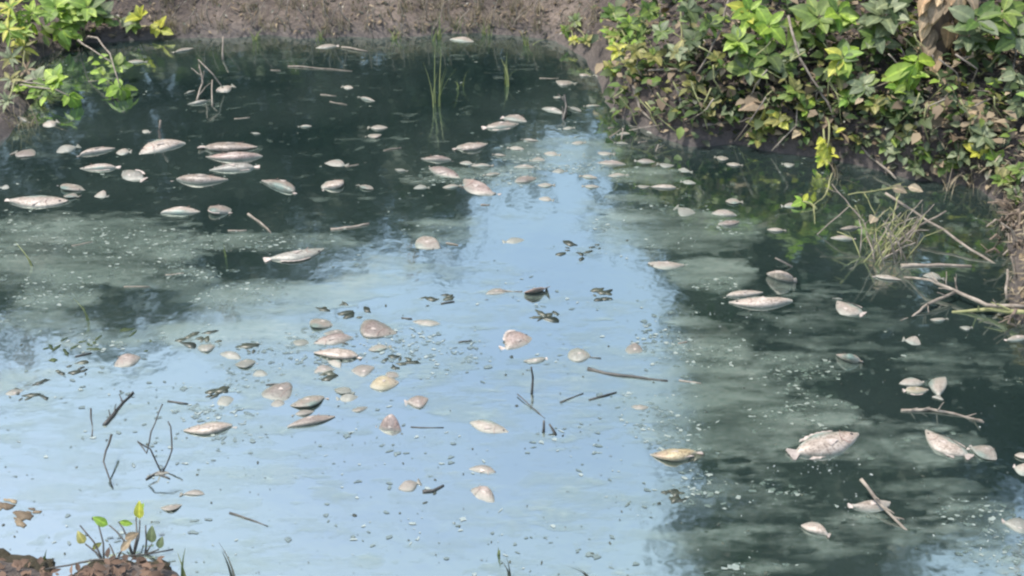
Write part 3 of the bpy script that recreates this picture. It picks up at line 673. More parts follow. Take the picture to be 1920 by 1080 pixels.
rplant('small shaded plant hanging over the undercut', [(1375, 175, .08, 34, 5, ('grey', 'dark'), -.3), (1340, 190, .07, 34, 5, ('dark', 'olive'), -.4), (1390, 205, .06, 34, 4, ('grey', 'olive'), -.3)])
# far-bank growth behind the tip and left-bank plants
rplant('tiny green plant at the foot of the muddy far bank', [(1080, 40, .06, 24, 6, ('mid', 'grey')), (1060, 58, .05, 22, 5, 'mid'), (1100, 78, .05, 26, 6, ('olive', 'mid')), (1075, 75, .04, 22, 5, ('olive', 'yellow'))], group='low plants of the far bank')
def lplant(label, heads, name='leafy_shrub', back=0.06, **kw):
    return rplant(label, heads, name, 'leafy plants on the left bank', back=back, **kw)
lplant('yellow-green shrub with narrow leaves on the left bank', [(20, 15, .2, 42, 8, ('bright', 'yellow')), (60, 25, .2, 40, 8, 'bright'), (15, 55, .15, 40, 7, ('yellow', 'bright')), (45, 60, .14, 36, 6, ('mid', 'bright'))], narrow=True)
lplant('bright broad-leaved shrub on the left bank', [(105, 15, .18, 42, 7, 'bright'), (140, 30, .15, 40, 7, ('bright', 'mid')), (115, 55, .12, 40, 6, 'bright', -.3), (165, 15, .16, 40, 6, ('bright', 'mid'))])
lplant('green plant with one yellowing leaf before the mud', [(190, 30, .1, 36, 6, ('mid', 'grey')), (250, 45, .06, 34, 5, ('grey', 'mid')), (265, 35, .09, 40, 3, 'yellow', .9), (300, 55, .03, 34, 2, 'yellow')])
def overhang(label, root_px, heads):
    b = hit(*root_px); return plant('leafy_branch', (b.x, b.y, max(hz(b.x, b.y), 0)), [head(*h) for h in heads], label, 'branch', 'branches reaching over the water', 0.006, TWIG)
overhang('bright leafy branch reaching low over dark water', (10, 165), [(105, 152, .10, 40, 8, 'bright'), (85, 160, .09, 36, 7, ('bright', 'mid')), (130, 180, .06, 40, 4, 'bright', -.5), (70, 150, .09, 30, 4, ('grey', 'mid'))])
overhang('slim branch ending in a green leaf rosette over water', (150, 80), [(222, 125, .08, 30, 6, ('bright', 'mid')), (226, 165, .06, 40, 5, ('bright', 'mid'), -.5)])
lplant('dry pale fern-like tangle on the left bank edge', [(20, 110, .08, 34, 7, ('olive', 'grey')), (45, 90, .08, 34, 7, ('yellow', 'olive')), (20, 150, .06, 30, 6, ('grey', 'olive')), (50, 130, .06, 26, 5, ('grey', 'dead')), (15, 190, .05, 30, 6, ('grey', 'dark'))], narrow=True)

# background leaf cover of the right bank, too many to pick apart
def leaf_mass(name, n, sampler, Lr, mat, label, cat, flat=0.0, shapes=LSHAPES):
    v, f = [], []
    for _ in range(n):
        p = sampler()
        if p is None: continue
        lv, lf = leaf_geo(*rng.choice(shapes), n=3); L = rng.uniform(*Lr)
        d = Vector((rng.uniform(-1, 1), rng.uniform(-1, 1), rng.uniform(-.5, .5) * (1 - flat))); nn = Vector((rng.uniform(-.5, .5), rng.uniform(-.9, .3), 1))
        if flat: nn = Vector((rng.uniform(-.4, .4), rng.uniform(-.5, .3), 1))
        M4 = leaf_matrix(p, d, nn, L); b = len(v)
        v += [M4 @ Vector(q) for q in lv]; f += [tuple(b + q for q in fc) for fc in lf]
    o = link(name, mesh(name, v, f, mat)); tag(o, label, cat, kind='stuff'); return o
def bank_sampler(x0, x1, y0, y1, lo, hi):
    def s():
        p = above(rng.uniform(x0, x1), rng.uniform(y0, y1), rng.uniform(lo, hi))
        if p.z < 0.015 or hz(p.x, p.y) < 0.004: return None
        if hi > .1 and x1 > 1900 and p.x > P(1765, 180).x and p.z < .32: return None
        return p
    return s
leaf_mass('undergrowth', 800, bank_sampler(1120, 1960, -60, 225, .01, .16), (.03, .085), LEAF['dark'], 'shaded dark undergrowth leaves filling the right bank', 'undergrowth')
leaf_mass('undergrowth', 330, bank_sampler(1120, 1960, -60, 300, .01, .12), (.025, .07), LEAF['mid'], 'scattered green undergrowth leaves among the right bank shrubs', 'undergrowth')
leaf_mass('dead_foliage', 420, bank_sampler(1130, 1960, -40, 300, .03, .18), (.03, .075), LEAF['dead'], 'withered brown leaves caught among the right bank shrubs', 'dead leaves')
leaf_mass('undergrowth', 300, bank_sampler(1120, 1960, -60, 300, .03, .2), (.025, .06), LEAF['olive'], 'small olive leaves mixed through the right bank shrubs', 'undergrowth')
leaf_mass('undergrowth', 130, bank_sampler(1120, 1960, -60, 200, .08, .22), (.025, .06), LEAF['bright'], 'small bright leaves in the upper right bank shrubs', 'undergrowth')
leaf_mass('undergrowth', 380, bank_sampler(1120, 1890, 190, 330, .01, .1), (.02, .055), LEAF['grey'], 'trailing grey-green leaves hanging over the right waterline', 'undergrowth')
leaf_mass('leaf_litter', 2600, bank_sampler(1120, 1990, -40, 600, .002, .02), (.012, .042), LEAF['dead'], 'brown leaf litter covering the slope of the right bank', 'leaf litter', 0.8)
leaf_mass('leaf_litter', 700, bank_sampler(1300, 1960, 60, 330, .002, .03), (.02, .06), LEAF['wet'], 'dark rotten leaves matted along the right bank', 'leaf litter', 0.8)
leaf_mass('leaf_litter', 900, bank_sampler(150, 1130, -20, 80, .001, .02), (.01, .05), LEAF['wet'], 'dark rotten bits trodden into the muddy far bank', 'leaf litter', 0.6, NARROW + [(0.08, .3, .1, 1.0)])
leaf_mass('leaf_litter', 1300, bank_sampler(-20, 1130, -20, 80, .001, .025), (.012, .05), LEAF['dead'], 'dry leaf bits scattered over the muddy far bank', 'leaf litter', 0.5, NARROW + [(0.06, .3, .1, 1.0)])
leaf_mass('straw_litter', 700, bank_sampler(1860, 2000, 330, 600, .002, .03), (.02, .07), LEAF['straw'], 'pale shredded stalks around the twig heap', 'straw', 0.5, [(0.10, 0.3, 0.2, 1.0), (0.06, 0.3, 0.1, 1.0)])
leaf_mass('straw_litter', 900, bank_sampler(1740, 1990, 60, 330, .002, .03), (.03, .09), LEAF['straw'], 'pale shredded straw and stalks strewn on the right slope', 'straw', 0.5, [(0.10, 0.3, 0.2, 1.0), (0.06, 0.3, 0.1, 1.0)])
leaf_mass('undergrowth', 120, bank_sampler(-60, 190, -40, 80, .01, .10), (.04, .09), LEAF['mid'], 'green undergrowth leaves behind the left bank shrubs', 'undergrowth')
def slope_sampler(x0, x1, y0, y1, hi):
    def sa():
        x, y = rng.uniform(x0, x1), rng.uniform(y0, y1); h_ = hz(x, y)
        return Vector((x, y, h_ + rng.uniform(.01, hi))) if h_ > .3 else None
    return sa
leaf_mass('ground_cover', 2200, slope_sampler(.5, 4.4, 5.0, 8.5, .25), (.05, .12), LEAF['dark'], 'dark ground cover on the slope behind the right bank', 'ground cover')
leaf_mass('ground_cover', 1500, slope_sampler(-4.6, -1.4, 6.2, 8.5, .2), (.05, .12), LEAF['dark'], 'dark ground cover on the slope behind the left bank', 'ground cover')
leaf_mass('leaf_litter', 2200, slope_sampler(-3, 1.6, 6.0, 8.4, .03), (.03, .08), LEAF['dead'], 'dry leaf litter on the slope behind the far bank', 'leaf litter', .7)
# individual dead leaves
for k in range(46):
    p = hit(rng.uniform(1390, 1915), rng.uniform(110, 320))
    if hz(p.x, p.y) < 0.02: continue
    o = link('dead_leaf', leaf_mesh('dead')); L = rng.uniform(.04, .085)
    o.matrix_basis = leaf_matrix(p + Vector((0, 0, .018)), Vector((rng.uniform(-1, 1), rng.uniform(-1, .6), rng.uniform(-.2, .3))), Vector((rng.uniform(-.6, .6), -.4, 1)), L)
    tag(o, 'dry curled brown leaf lying on the right bank slope', 'dead leaf', 'dry curled leaves lying on the right bank')
for (x, y, lp, d, lab) in [(1440, 185, 60, (-.9, -.6, .1), 'pale bleached leaf curled above the water edge'), (1800, 215, 80, (1, -.3, .3), 'long pale curled dead leaf on litter slope'),
                           (1450, 160, 40, (.4, .5, .2), 'small bleached leaf above a larger pale one'), (1720, 215, 70, (1, -.7, .2), 'broad tan dead leaf beside the dark tuft')]:
    p = above(x, y, .03); o = link('dead_leaf', leaf_mesh('dead')); o.matrix_basis = leaf_matrix(p, Vector(d), Vector((0, -.6, .8)), lp / scale_at(p)); tag(o, lab, 'dead leaf')

# dry stump hung with dead leaves
b = hit(1745, 118); r = empty('dead_stump', (b.x, b.y, hz(b.x, b.y) - .01)); tag(r, 'dry brown stump hung with curled dead leaves', 'stump')
v, f = [], []
tube(v, f, [Vector((0, 0, 0)), Vector((.01, .02, .1)), Vector((-.01, .03, .22)), Vector((.02, .05, .45))], .065, .05, 10, .35); link('trunk', mesh('stump_trunk', v, f, BARK), r)
v, f = [], []
tube(v, f, [Vector((0, .02, .15)), Vector((.07, .0, .26)), Vector((.11, -.01, .42))], .025, .018, 7, .3); link('limb', mesh('stump_limb', v, f, BARK), r)
for k in range(46):
    a = rng.uniform(-2.8, -.3); h_ = rng.uniform(.04, .40)
    add_leaf(r, Vector((math.cos(a) * .07, math.sin(a) * .06, h_)), Vector((math.cos(a) * .5, math.sin(a) * .5, rng.uniform(-1.2, -.2))), Vector((math.cos(a), math.sin(a), .3)), rng.uniform(.06, .13), rng.choice(('tan', 'tan', 'dead')))

# ------------------------------------------------------------------ twigs, sticks, vines
def up(px, py, z): return P(px, py, z)
stick('vine', [above(1478, 30, .24), above(1500, 110, .2), above(1535, 165, .14), above(1558, 205, .1), above(1570, 240, .04)], .006, .004, TWIG, 'long pale vine running down past the star sapling', 'vine')
stick('vine', [above(1366, 0, .25), above(1352, 50, .22), above(1330, 100, .16), above(1305, 140, .08)], .005, .004, TWIG, 'pale upright vine beside the bright whorled shrub', 'vine')
stick('root', [above(1200, 128, .05), above(1187, 160, .04), above(1200, 205, .03), up(1238, 240, .03), up(1298, 280, -.01)], .008, .005, TWIG, 'bare root arching from the undercut bank into water', 'root')
stick('root', [above(1270, 165, .04), above(1282, 210, .03), up(1300, 250, .01)], .007, .005, TWIG, 'short bare root hanging down the undercut bank', 'root')
stick('root', [up(1300, 252, .01), above(1320, 234, .02), above(1370, 228, .02)], .008, .006, TWIG, 'crooked grey root lying level along the undercut', 'root')
stick('root', [above(1255, 180, .03), above(1275, 190, .04), above(1310, 165, .05)], 0.0037, 0.0025, DTWIG, 'dark root crossing the undercut bank face', 'root')
stick('dry_twig', [above(1215, 132, .06), above(1270, 130, .07), above(1300, 133, .06)], .006, .005, TWIG, 'pale twig lying across the top of the undercut', 'twig')
stick('dry_twig', [above(1275, 80, .16), above(1320, 72, .16), above(1345, 70, .16)], .005, .004, STEM, 'horizontal yellowish twig among dark green leaves', 'twig')
stick('dry_twig', [above(1276, 10, .22), above(1277, 90, .1)], .004, .004, STEM, 'thin upright yellow stem in the dark green shrub', 'twig')
stick('dry_twig', [above(1360, 122, .1), above(1320, 145, .06), above(1290, 165, .05)], .006, .003, TWIG, 'slanting pale twig below the olive plant', 'twig')
stick('dry_twig', [above(1605, 265, .03), above(1640, 300, .03), up(1680, 335, .02)], .006, .004, TWIG, 'bare twig slanting off the bank into dark water', 'twig')
stick('dry_twig', [above(1790, 112, .06), above(1850, 100, .08), above(1890, 88, .1)], .007, .004, TWIG, 'thin twig above the leaf litter slope', 'twig')
stick('dry_twig', [above(1760, 75, .1), above(1800, 30, .22)], .005, .003, TWIG, 'slanting twig leaning off the dry stump', 'twig')
stick('dry_twig', [above(1895, 60, .16), above(1905, 100, .1), above(1895, 180, .06)], .006, .004, TWIG, 'drooping stem at the far side of leaf litter', 'twig')
stick('dry_twig', [above(1630, 165, .02), above(1635, 215, .03)], .007, .006, TWIG, 'short upright pale stub on the right bank', 'twig')
for k in range(26):
    p = hit(rng.uniform(1150, 1910), rng.uniform(110, 290)); q = p + Vector((rng.uniform(-.16, .16), rng.uniform(-.12, .05), 0)); q.z = max(hz(q.x, q.y), 0) + rng.uniform(.0, .05); p.z += .01
    stick('dry_twig', [p, q], .004, .002, rng.choice((TWIG, TWIG, DTWIG)), 'thin broken twig lying in the right bank litter', 'twig', 'broken twigs in the right bank litter', twigs=rng.choice((0, 1)), tl=.05)
for k in range(60):
    px, py = rng.uniform(1150, 1900), rng.uniform(20, 200); a = above(px, py, rng.uniform(.1, .24)); b_ = above(px + rng.uniform(-70, 70), py + rng.uniform(30, 90), .02)
    stick('bare_vine', [a, (a + b_) / 2 + Vector((rng.uniform(-.05, .05), -.03, .02)), b_], .0035, .0025, rng.choice((TWIG, STEM, STEM)), 'thin bare vine hanging among the right bank leaves', 'vine', 'bare vines among the right bank leaves', twigs=rng.choice((0, 1, 2)), tl=.06)
# dead brush standing in the water, right
br = P(1650, 495); r = empty('dead_brush', br); tag(r, 'dead grey brush with bent stems standing in the water', 'brush')
def bs(pts, r0=.005, r1=.003, m=TWIG, tw=0, tl=.06): stick('branch', [Vector(p) - br for p in pts], r0, r1, m, None, None, None, r, tw, tl)
def W3(px, py, z): return P(px, py, z)
bs([W3(1640, 490, 0), W3(1622, 420, .07), W3(1595, 388, .11), W3(1560, 345, .16)], 0.0035, 0.0021, tw=3)
bs([W3(1620, 415, .08), W3(1593, 386, .10), W3(1532, 440, 0)], 0.0028, 0.0021)
bs([W3(1660, 470, .01), W3(1676, 400, .09), W3(1688, 345, .17)], 0.0028, 0.0021, STEM, 3)
bs([W3(1655, 475, .01), W3(1720, 425, .05), W3(1774, 396, .08)], 0.0049, 0.0035)
bs([W3(1650, 490, 0), W3(1690, 465, .03), W3(1716, 455, .04)], 0.0035, 0.0028)
bs([W3(1645, 480, 0), W3(1640, 400, .1), W3(1620, 362, .15)], 0.0021, 0.0014, STEM, 2)
bs([W3(1665, 480, 0), W3(1680, 420, .07), W3(1700, 395, .1), W3(1695, 430, .06)], 0.0021, 0.0014, STEM, 2)
bs([W3(1590, 365, .14), W3(1640, 358, .15), W3(1700, 350, .16)], 0.0028, 0.0021, STEM, 4)
for k in range(36):
    a = P(1655 + rng.uniform(-45, 70), 478 + rng.uniform(-30, 22)); b_ = a + Vector((rng.uniform(-.12, .14), rng.uniform(-.05, .1), rng.uniform(.05, .2)))
    bs([a, (a + b_) / 2 + Vector((rng.uniform(-.02, .02), 0, .03)), b_], .0025, .0015, rng.choice((TWIG, STEM)), 1, .04)
for (x, y, z) in [(1670, 352, .16), (1640, 405, .09), (1700, 350, .16)]:
    add_leaf(r, W3(x, y, z) - br, Vector((rng.uniform(-1, 1), -.4, .1)), Vector((0, -.5, .8)), .06, 'straw')
stick('dead_stick', [W3(1660, 362, .10), W3(1740, 415, .06), W3(1820, 468, .02), W3(1876, 502, -.01)], .0055, .004, TWIG, 'long straight stick leaning across the dead brush', 'stick')
stick('leafy_twig', [W3(1560, 325, .06), W3(1548, 365, .03), W3(1525, 385, .02), W3(1528, 420, 0)], .004, .002, STEM, 'thin drooping twig beneath the yellow sprig', 'twig')
o = plant('leafy_sprig', P(1535, 392), [(P(1505, 378, .02), .05, 5, ('bright', 'yellow'), .2)], 'small yellow-green sprig floating off the right bank', 'sprig')
stick('floating_stick', [P(1690, 497, .006), P(1760, 494, .008), P(1822, 497, .006)], .009, .004, TWIG, 'thick pale driftwood piece beside the dead brush', 'stick')
# root tangle at the bank, right
rt = P(1890, 590); r = empty('root_tangle', rt); tag(r, 'pale root tangle reaching from the right bank into water', 'roots')
def rs(pts, r0, r1, m=TWIG, tw=0): stick('root', [Vector(p) - rt for p in pts], r0, r1, m, None, None, None, r, tw, .07)
rs([P(1925, 575, .05), P(1850, 572, .03), P(1790, 545, .03), P(1745, 525, .04), P(1695, 520, .0)], 0.0084, 0.0035, TWIG, 5)
rs([P(1790, 548, .03), P(1740, 570, .02), P(1715, 590, 0), P(1700, 602, -.005)], 0.0063, 0.0028, TWIG, 5)
rs([P(1925, 585, .05), P(1860, 580, .02), P(1785, 585, .0)], 0.0091, 0.0042, STEM, 3)
rs([P(1905, 580, .05), P(1890, 605, .02), P(1905, 612, 0)], 0.0056, 0.0035, BARK, 2)
rs([P(1888, 560, .03), P(1889, 505, .1)], 0.0049, 0.0042, TWIG, 1)
rs([P(1905, 520, .04), P(1895, 480, .1)], 0.0042, 0.0028, TWIG, 1)
rs([P(1795, 545, .03), P(1790, 520, .06)], 0.0028, 0.0021, TWIG, 1)
hb = P(1905, 470); r = empty('twig_heap', hb); tag(r, 'reddish brown twig heap on the bank edge above the root tangle', 'twigs')
for k in range(40):
    a = hit(rng.uniform(1875, 1925), rng.uniform(385, 480)); q = a + Vector((rng.uniform(-.09, .09), rng.uniform(-.10, .03), rng.uniform(-.01, .09)))
    a.z = max(a.z, 0) - .005; q.z = max(q.z, .0)
    stick('twig', [a - hb, (a + q) / 2 - hb + Vector((0, 0, .02)), q - hb], .005, .003, rng.choice((BARK, TWIG, BARK)), None, None, None, r, rng.choice((0, 1)), .05)
# sticks afloat on open water
stick('floating_stick', [P(1102, 690, .004), P(1150, 700, .006), P(1200, 706, .006), P(1252, 713, .004)], 0.0062, 0.0037, DTWIG, 'dark straight stick floating on pale blue water', 'stick')
stick('dead_stick', [W3(1614, 898, .05), W3(1655, 950, .02), W3(1712, 1008, -.01)], .005, .0035, TWIG, 'slanting stick standing out of dark water over a fish', 'stick', twigs=3, tl=.03)
stick('floating_twig', [P(1690, 768, .004), P(1745, 760, .02), P(1790, 772, .01), P(1845, 792, 0)], .005, .003, TWIG, 'bent pale twig floating above the white fish pair', 'twig', twigs=5, tl=.04)
stick('floating_twig', [P(620, 429, .004), P(660, 424, .006), P(692, 417, .008)], .006, .004, TWIG, 'short pale twig floating in dark open water', 'twig')
stick('floating_twig', [P(465, 400, .004), P(485, 412, .01), P(508, 437, .0)], .005, .003, TWIG, 'curved twig floating between fish and algae', 'twig')
stick('floating_twig', [P(640, 86, .01), P(690, 94, .01)], .006, .004, TWIG, 'stick floating along the muddy far bank', 'twig')
stick('floating_twig', [P(540, 123, .006), P(600, 127, .006), P(660, 132, .006)], .005, .003, TWIG, 'long thin stick floating parallel to the far bank', 'twig')
stick('floating_twig', [P(792, 920, .005), P(812, 917, .008), P(832, 908, .005)], 0.0056, 0.0031, DTWIG, 'thick dark twig end beside a pink fish', 'twig')
stick('floating_twig', [P(970, 732, .02), P(1000, 762, .01), P(1022, 785, 0)], 0.0019, 0.0012, DTWIG, 'thin straight dark twig slanting on blue water', 'twig')
stick('floating_twig', [P(1050, 753, .004), P(1094, 735, .006)], 0.0025, 0.0012, DTWIG, 'short dark twig near the floating stick', 'twig')
stick('floating_twig', [P(770, 799, .004), P(832, 800, .004)], 0.0019, 0.0012, DTWIG, 'hair-thin dark twig beside the round fish', 'twig')
stick('floating_twig', [P(195, 796, .004), P(212, 776, .006), P(230, 752, .006), P(250, 735, .004)], 0.0074, 0.0031, DTWIG, 'dark knobby twig left of the white fish', 'twig', twigs=4, tl=.03)
stick('floating_twig', [P(170, 765, .004), P(172, 818, .004)], 0.0025, 0.0019, DTWIG, 'straight dark stem lying left of the knobby twig', 'twig')
stick('dry_reed', [P(209, 815, .05), P(194, 865, .04), P(212, 917, 0)], 0.0031, 0.0019, DTWIG, 'bowed dark stem standing over the seedlings', 'stem')
stick('dry_reed', [P(302, 885, 0), P(282, 842, .06), P(258, 828, .08), P(275, 850, .07), P(283, 810, .11), P(305, 757, .16)], 0.0025, 0.0019, DTWIG, 'kinked dark stem with a bent triangular loop', 'stem')
stick('dry_reed', [P(305, 885, 0), P(322, 845, .05), P(320, 800, .10), P(315, 790, .11)], 0.0025, 0.0019, DTWIG, 'short upright dark stem beside the kinked one', 'stem')
stick('floating_twig', [P(273, 897, .005), P(292, 883, .01), P(318, 896, .004)], 0.0025, 0.0019, DTWIG, 'small arched twig at the foot of kinked stem', 'twig')
stick('floating_twig', [P(430, 960, .004), P(470, 972, .006), P(502, 985, .004)], 0.0025, 0.0012, DTWIG, 'faint straight twig above the lone grass blade', 'twig')
stick('dry_reed', [P(997, 738, 0), P(999, 710, .04), P(996, 688, .08)], 0.0043, 0.0025, DTWIG, 'upright dark stub under a grey fish', 'stem')
stick('dry_reed', [P(1019, 810, 0), P(1020, 788, .03)], 0.0050, 0.0031, DTWIG, 'blunt dark stub at the end of thin twig', 'stem')
stick('dry_reed', [P(1042, 815, 0), P(1030, 795, .02)], 0.0050, 0.0025, DTWIG, 'leaning dark stub beside the blunt one', 'stem')
stick('dry_reed', [P(1055, 230, -.01), P(1062, 200, .04), P(1058, 178, .08)], 0.0074, 0.0056, DTWIG, 'dark snag standing out of water off the right bank', 'snag', twigs=4, tl=.06)
stick('dry_reed', [P(1165, 262, 0), P(1168, 240, .04)], .004, .003, TWIG, 'pale stem pair standing at the undercut', 'stem')
stick('dry_reed', [P(1142, 258, 0), P(1165, 242, .04)], .004, .003, TWIG, 'pale leaning stem beside the undercut bank', 'stem')
stick('dry_reed', [P(300, 268, 0), P(298, 245, .06), P(301, 225, .1)], .006, .005, TWIG, 'pale stem standing behind a white fish', 'stem')
stick('dry_twig', [P(368, 192, 0), P(380, 155, .06), P(372, 112, .16), P(400, 140, .1), P(418, 165, .02)], .005, .003, TWIG, 'bent twig frame standing in water off the far bank', 'twig', twigs=3)
stick('dry_twig', [P(398, 200, 0), P(398, 150, .08)], .004, .003, TWIG, 'thin upright twig beside the bent twig frame', 'twig')
stick('dry_twig', [P(418, 112, 0), P(418, 68, .1)], .006, .004, TWIG, 'straight pale stake at the far waterline', 'twig')
stick('dry_reed', [P(1485, 500, 0), P(1454, 484, .05)], .004, .003, TWIG, 'short stem standing behind the round fish', 'stem')
for k, (x0, y0, x1, y1) in enumerate([(395, 50, 390, 0), (410, 48, 432, 5), (545, 55, 540, 0), (700, 72, 690, 20), (745, 72, 755, 45), (765, 75, 752, 42), (753, 45, 750, 0), (880, 55, 890, 25), (800, 40, 800, 0), (620, 45, 640, 0), (470, 50, 462, 10), (580, 60, 575, 20), (850, 50, 842, 0), (960, 55, 985, 20)] + [(x_, rng.uniform(30, 68), x_ + rng.uniform(-40, 40), rng.uniform(-10, 30)) for x_ in range(320, 1090, 38)]):
    a = hit(x0, y0); b_ = PY(x1, y1, a.y - .02)
    stick('dry_stalk', [a, (a + b_) / 2 + Vector((rng.uniform(-.02, .02), 0, 0)), b_], .0035, .002, TWIG, 'bare dry stem standing on the muddy far bank', 'stem', 'bare dry stems on the far bank', twigs=rng.choice((0, 1, 2)), tl=.06)
# extra small floating twigs
for k in range(34):
    x, y = rng.uniform(120, 1700), rng.uniform(110, 780)
    a = P(x, y, .004)
    if sdist(np.array([a.x]), np.array([a.y]))[0] > -.05: continue
    an = rng.uniform(-.5, .5); L = rng.uniform(.03, .10); b_ = a + Vector((math.cos(an) * L, math.sin(an) * L, .002))
    dark_ = y > 560 and x < 1250
    stick('floating_twig', [a, b_], .003, .002, DTWIG if dark_ else TWIG, 'tiny dark twig bit on pale water' if dark_ else 'tiny pale twig bit on dark water', 'twig', 'tiny dark twig bits' if dark_ else 'tiny pale twig bits')

# ------------------------------------------------------------------ grass tufts and reeds
def tuft(base, n, h, spread, mat, label, group, name='grass_tuft', wid=.003, lean=(0, 0)):
    v, f = [], []
    for _ in range(n):
        b0 = Vector((rng.gauss(0, spread * .3), rng.gauss(0, spread * .3), -.005)); hh = h * rng.uniform(.5, 1.1)
        dx, dy = rng.gauss(lean[0], spread), rng.gauss(lean[1], spread); w = wid * rng.uniform(.7, 1.3)
        s = Vector((rng.uniform(-1, 1), rng.uniform(-.3, .3), 0)).normalized() * w; b = len(v)
        for i in range(5):
            t = i / 4; c = b0 + Vector((dx * t * t, dy * t * t, hh * (t - .25 * t * t * (abs(dx) + abs(dy)) / h)))
            k = 1 - t * .9; v += [c - s * k, c + s * k]
        for i in range(4): f.append((b + 2 * i, b + 2 * i + 1, b + 2 * i + 3, b + 2 * i + 2))
    o = link(name, mesh(name, v, f, mat)); o.location = base; tag(o, label, 'grass', group); return o
for k in range(120):
    p = hit(rng.uniform(280, 1120), rng.uniform(0, 64))
    tuft((p.x, p.y, max(hz(p.x, p.y), 0)), rng.randint(6, 16), rng.uniform(.05, .14), .05, LEAF['straw'], 'small dry grass tuft on the muddy far bank', 'dry grass tufts on the far bank', 'dry_grass_tuft', .0022)
for (x, y, n, h, lean, lab) in [(820, 200, 7, .32, (.03, .1), 'tall thin reeds standing in water off the far bank'), (822, 75, 12, .16, (.02, .0), 'green reed clump at the far waterline'),
                                (950, 160, 8, .16, (0, .05), 'short reed clump right of the tall reeds'), (860, 165, 4, .10, (.03, 0), 'green grass wisps beside the tall reeds'), (990, 85, 12, .10, (0, 0), 'low grass clump at the far waterline'), (480, 74, 14, .09, (0, 0), 'wispy grass blurring the far waterline near the pale stake'), (600, 76, 12, .08, (0, 0), 'wispy grass at the far waterline behind the long stick'), (740, 74, 14, .09, (0, 0), 'wispy grass at the far waterline beside the green reeds'), (910, 66, 14, .1, (0, 0), 'wispy grass beneath the mixed grass clump'),
                                (860, 60, 12, .14, (0.02, 0), 'mixed grass clump behind the green reeds')]:
    tuft(P(x, y), n, h, .05, LEAF['reed'], lab, 'reeds along the far bank', 'reed_clump', .003, lean)
for (x, y, h, lean, lab) in [(438, 1085, .17, (-.02, .0), 'lone dark grass blade rising from blue water'), (345, 1085, .14, (.0, .02), 'thin stalk right of the mossy clods'), (935, 1040, .06, (0, 0), 'short green blade in open blue water'),
                             (958, 1080, .06, (-.02, 0), 'curved dark blade near the short green one'), (1105, 1085, .06, (-.06, 0), 'arched dark blade at the near edge of water'), (85, 1052, .06, (0, 0), 'tiny stalk between the mossy clods'),
                             (165, 600, .10, (-.02, .02), 'pale blade standing in the algae patch'), (425, 480, .07, (0, 0), 'thin blade rising out of the algae streak'), (60, 500, .16, (-.06, .06), 'long thin blade leaning over left algae patch')]:
    tuft(P(x, y), 2, h, .008, LEAF['reed'] if 'dark' not in lab else LEAF['wet'], lab, 'single blades in the water', 'grass_blade', .004, lean)
for (x, y, n, lab) in [(1560, 335, 14, 'grass tuft on the bank below the yellow sprig'), (1700, 440, 12, 'pale grass tuft inside the dead brush'), (1905, 420, 14, 'dry grass tuft on the bank beyond dead brush'), (1870, 360, 12, 'dry grass tuft above the leaning stick'), (1820, 345, 10, 'grass tuft under the grey-green shrub'), (1780, 360, 10, 'thin grass tuft at the water below the creeper')]:
    p = hit(x, y); tuft((p.x, p.y, p.z), n, .12, .06, LEAF['straw'], lab, 'grass on the right bank', 'dry_grass_tuft', .0025)
for k in range(16):
    p = hit(rng.uniform(0, 90), rng.uniform(90, 250)); tuft((p.x, p.y, p.z), 7, .12, .08, LEAF['straw'], 'grey dry grass tuft along the left bank edge', 'dry grass on the left bank', 'dry_grass_tuft', .0025, (.03, -.03))

# ------------------------------------------------------------------ floating leaf clumps and debris
SCRAP = {}
def scrap(kind):                                 # ragged flat scrap of rotten leaf
    k = rng.randrange(6)
    if (kind, k) not in SCRAP:
        n = 11; asp = rng.uniform(.22, .6); o = []
        for i in range(n):
            q = 2 * math.pi * i / n; rr = rng.uniform(.28, .55); o.append((rr * math.cos(q), rr * asp * math.sin(q)))
        v = [(x, y, .002 + rng.uniform(0, .012)) for x, y in o] + [(x, y, -.02) for x, y in o] + [(0, 0, .012)]
        f = [(i, (i + 1) % n, 2 * n) for i in range(n)] + [(i, n + i, n + (i + 1) % n, (i + 1) % n) for i in range(n)]
        SCRAP[kind, k] = mesh('leaf_scrap', v, f, LEAF[kind])
    return SCRAP[kind, k]
def clump(x, y, n, rpx, kind, label, Lr=(.03, .085)):
    c = P(x, y); s = scale_at(c); r_ = empty('floating_leaves', (c.x, c.y, .0015)); tag(r_, label, 'leaves', 'wet leaf clumps afloat')
    for k in range(n + 2):
        a = rng.uniform(0, 6.28); q = rng.random() ** .6 * rpx / s
        o = link('leaf_scrap', scrap(kind), r_); o.location = (math.cos(a) * q * 1.1, math.sin(a) * q * .8, 0)
        o.rotation_euler = (0, 0, rng.gauss(0, .6)); L = rng.uniform(*Lr) * rng.uniform(.4, 1); o.scale = (L, L, L)
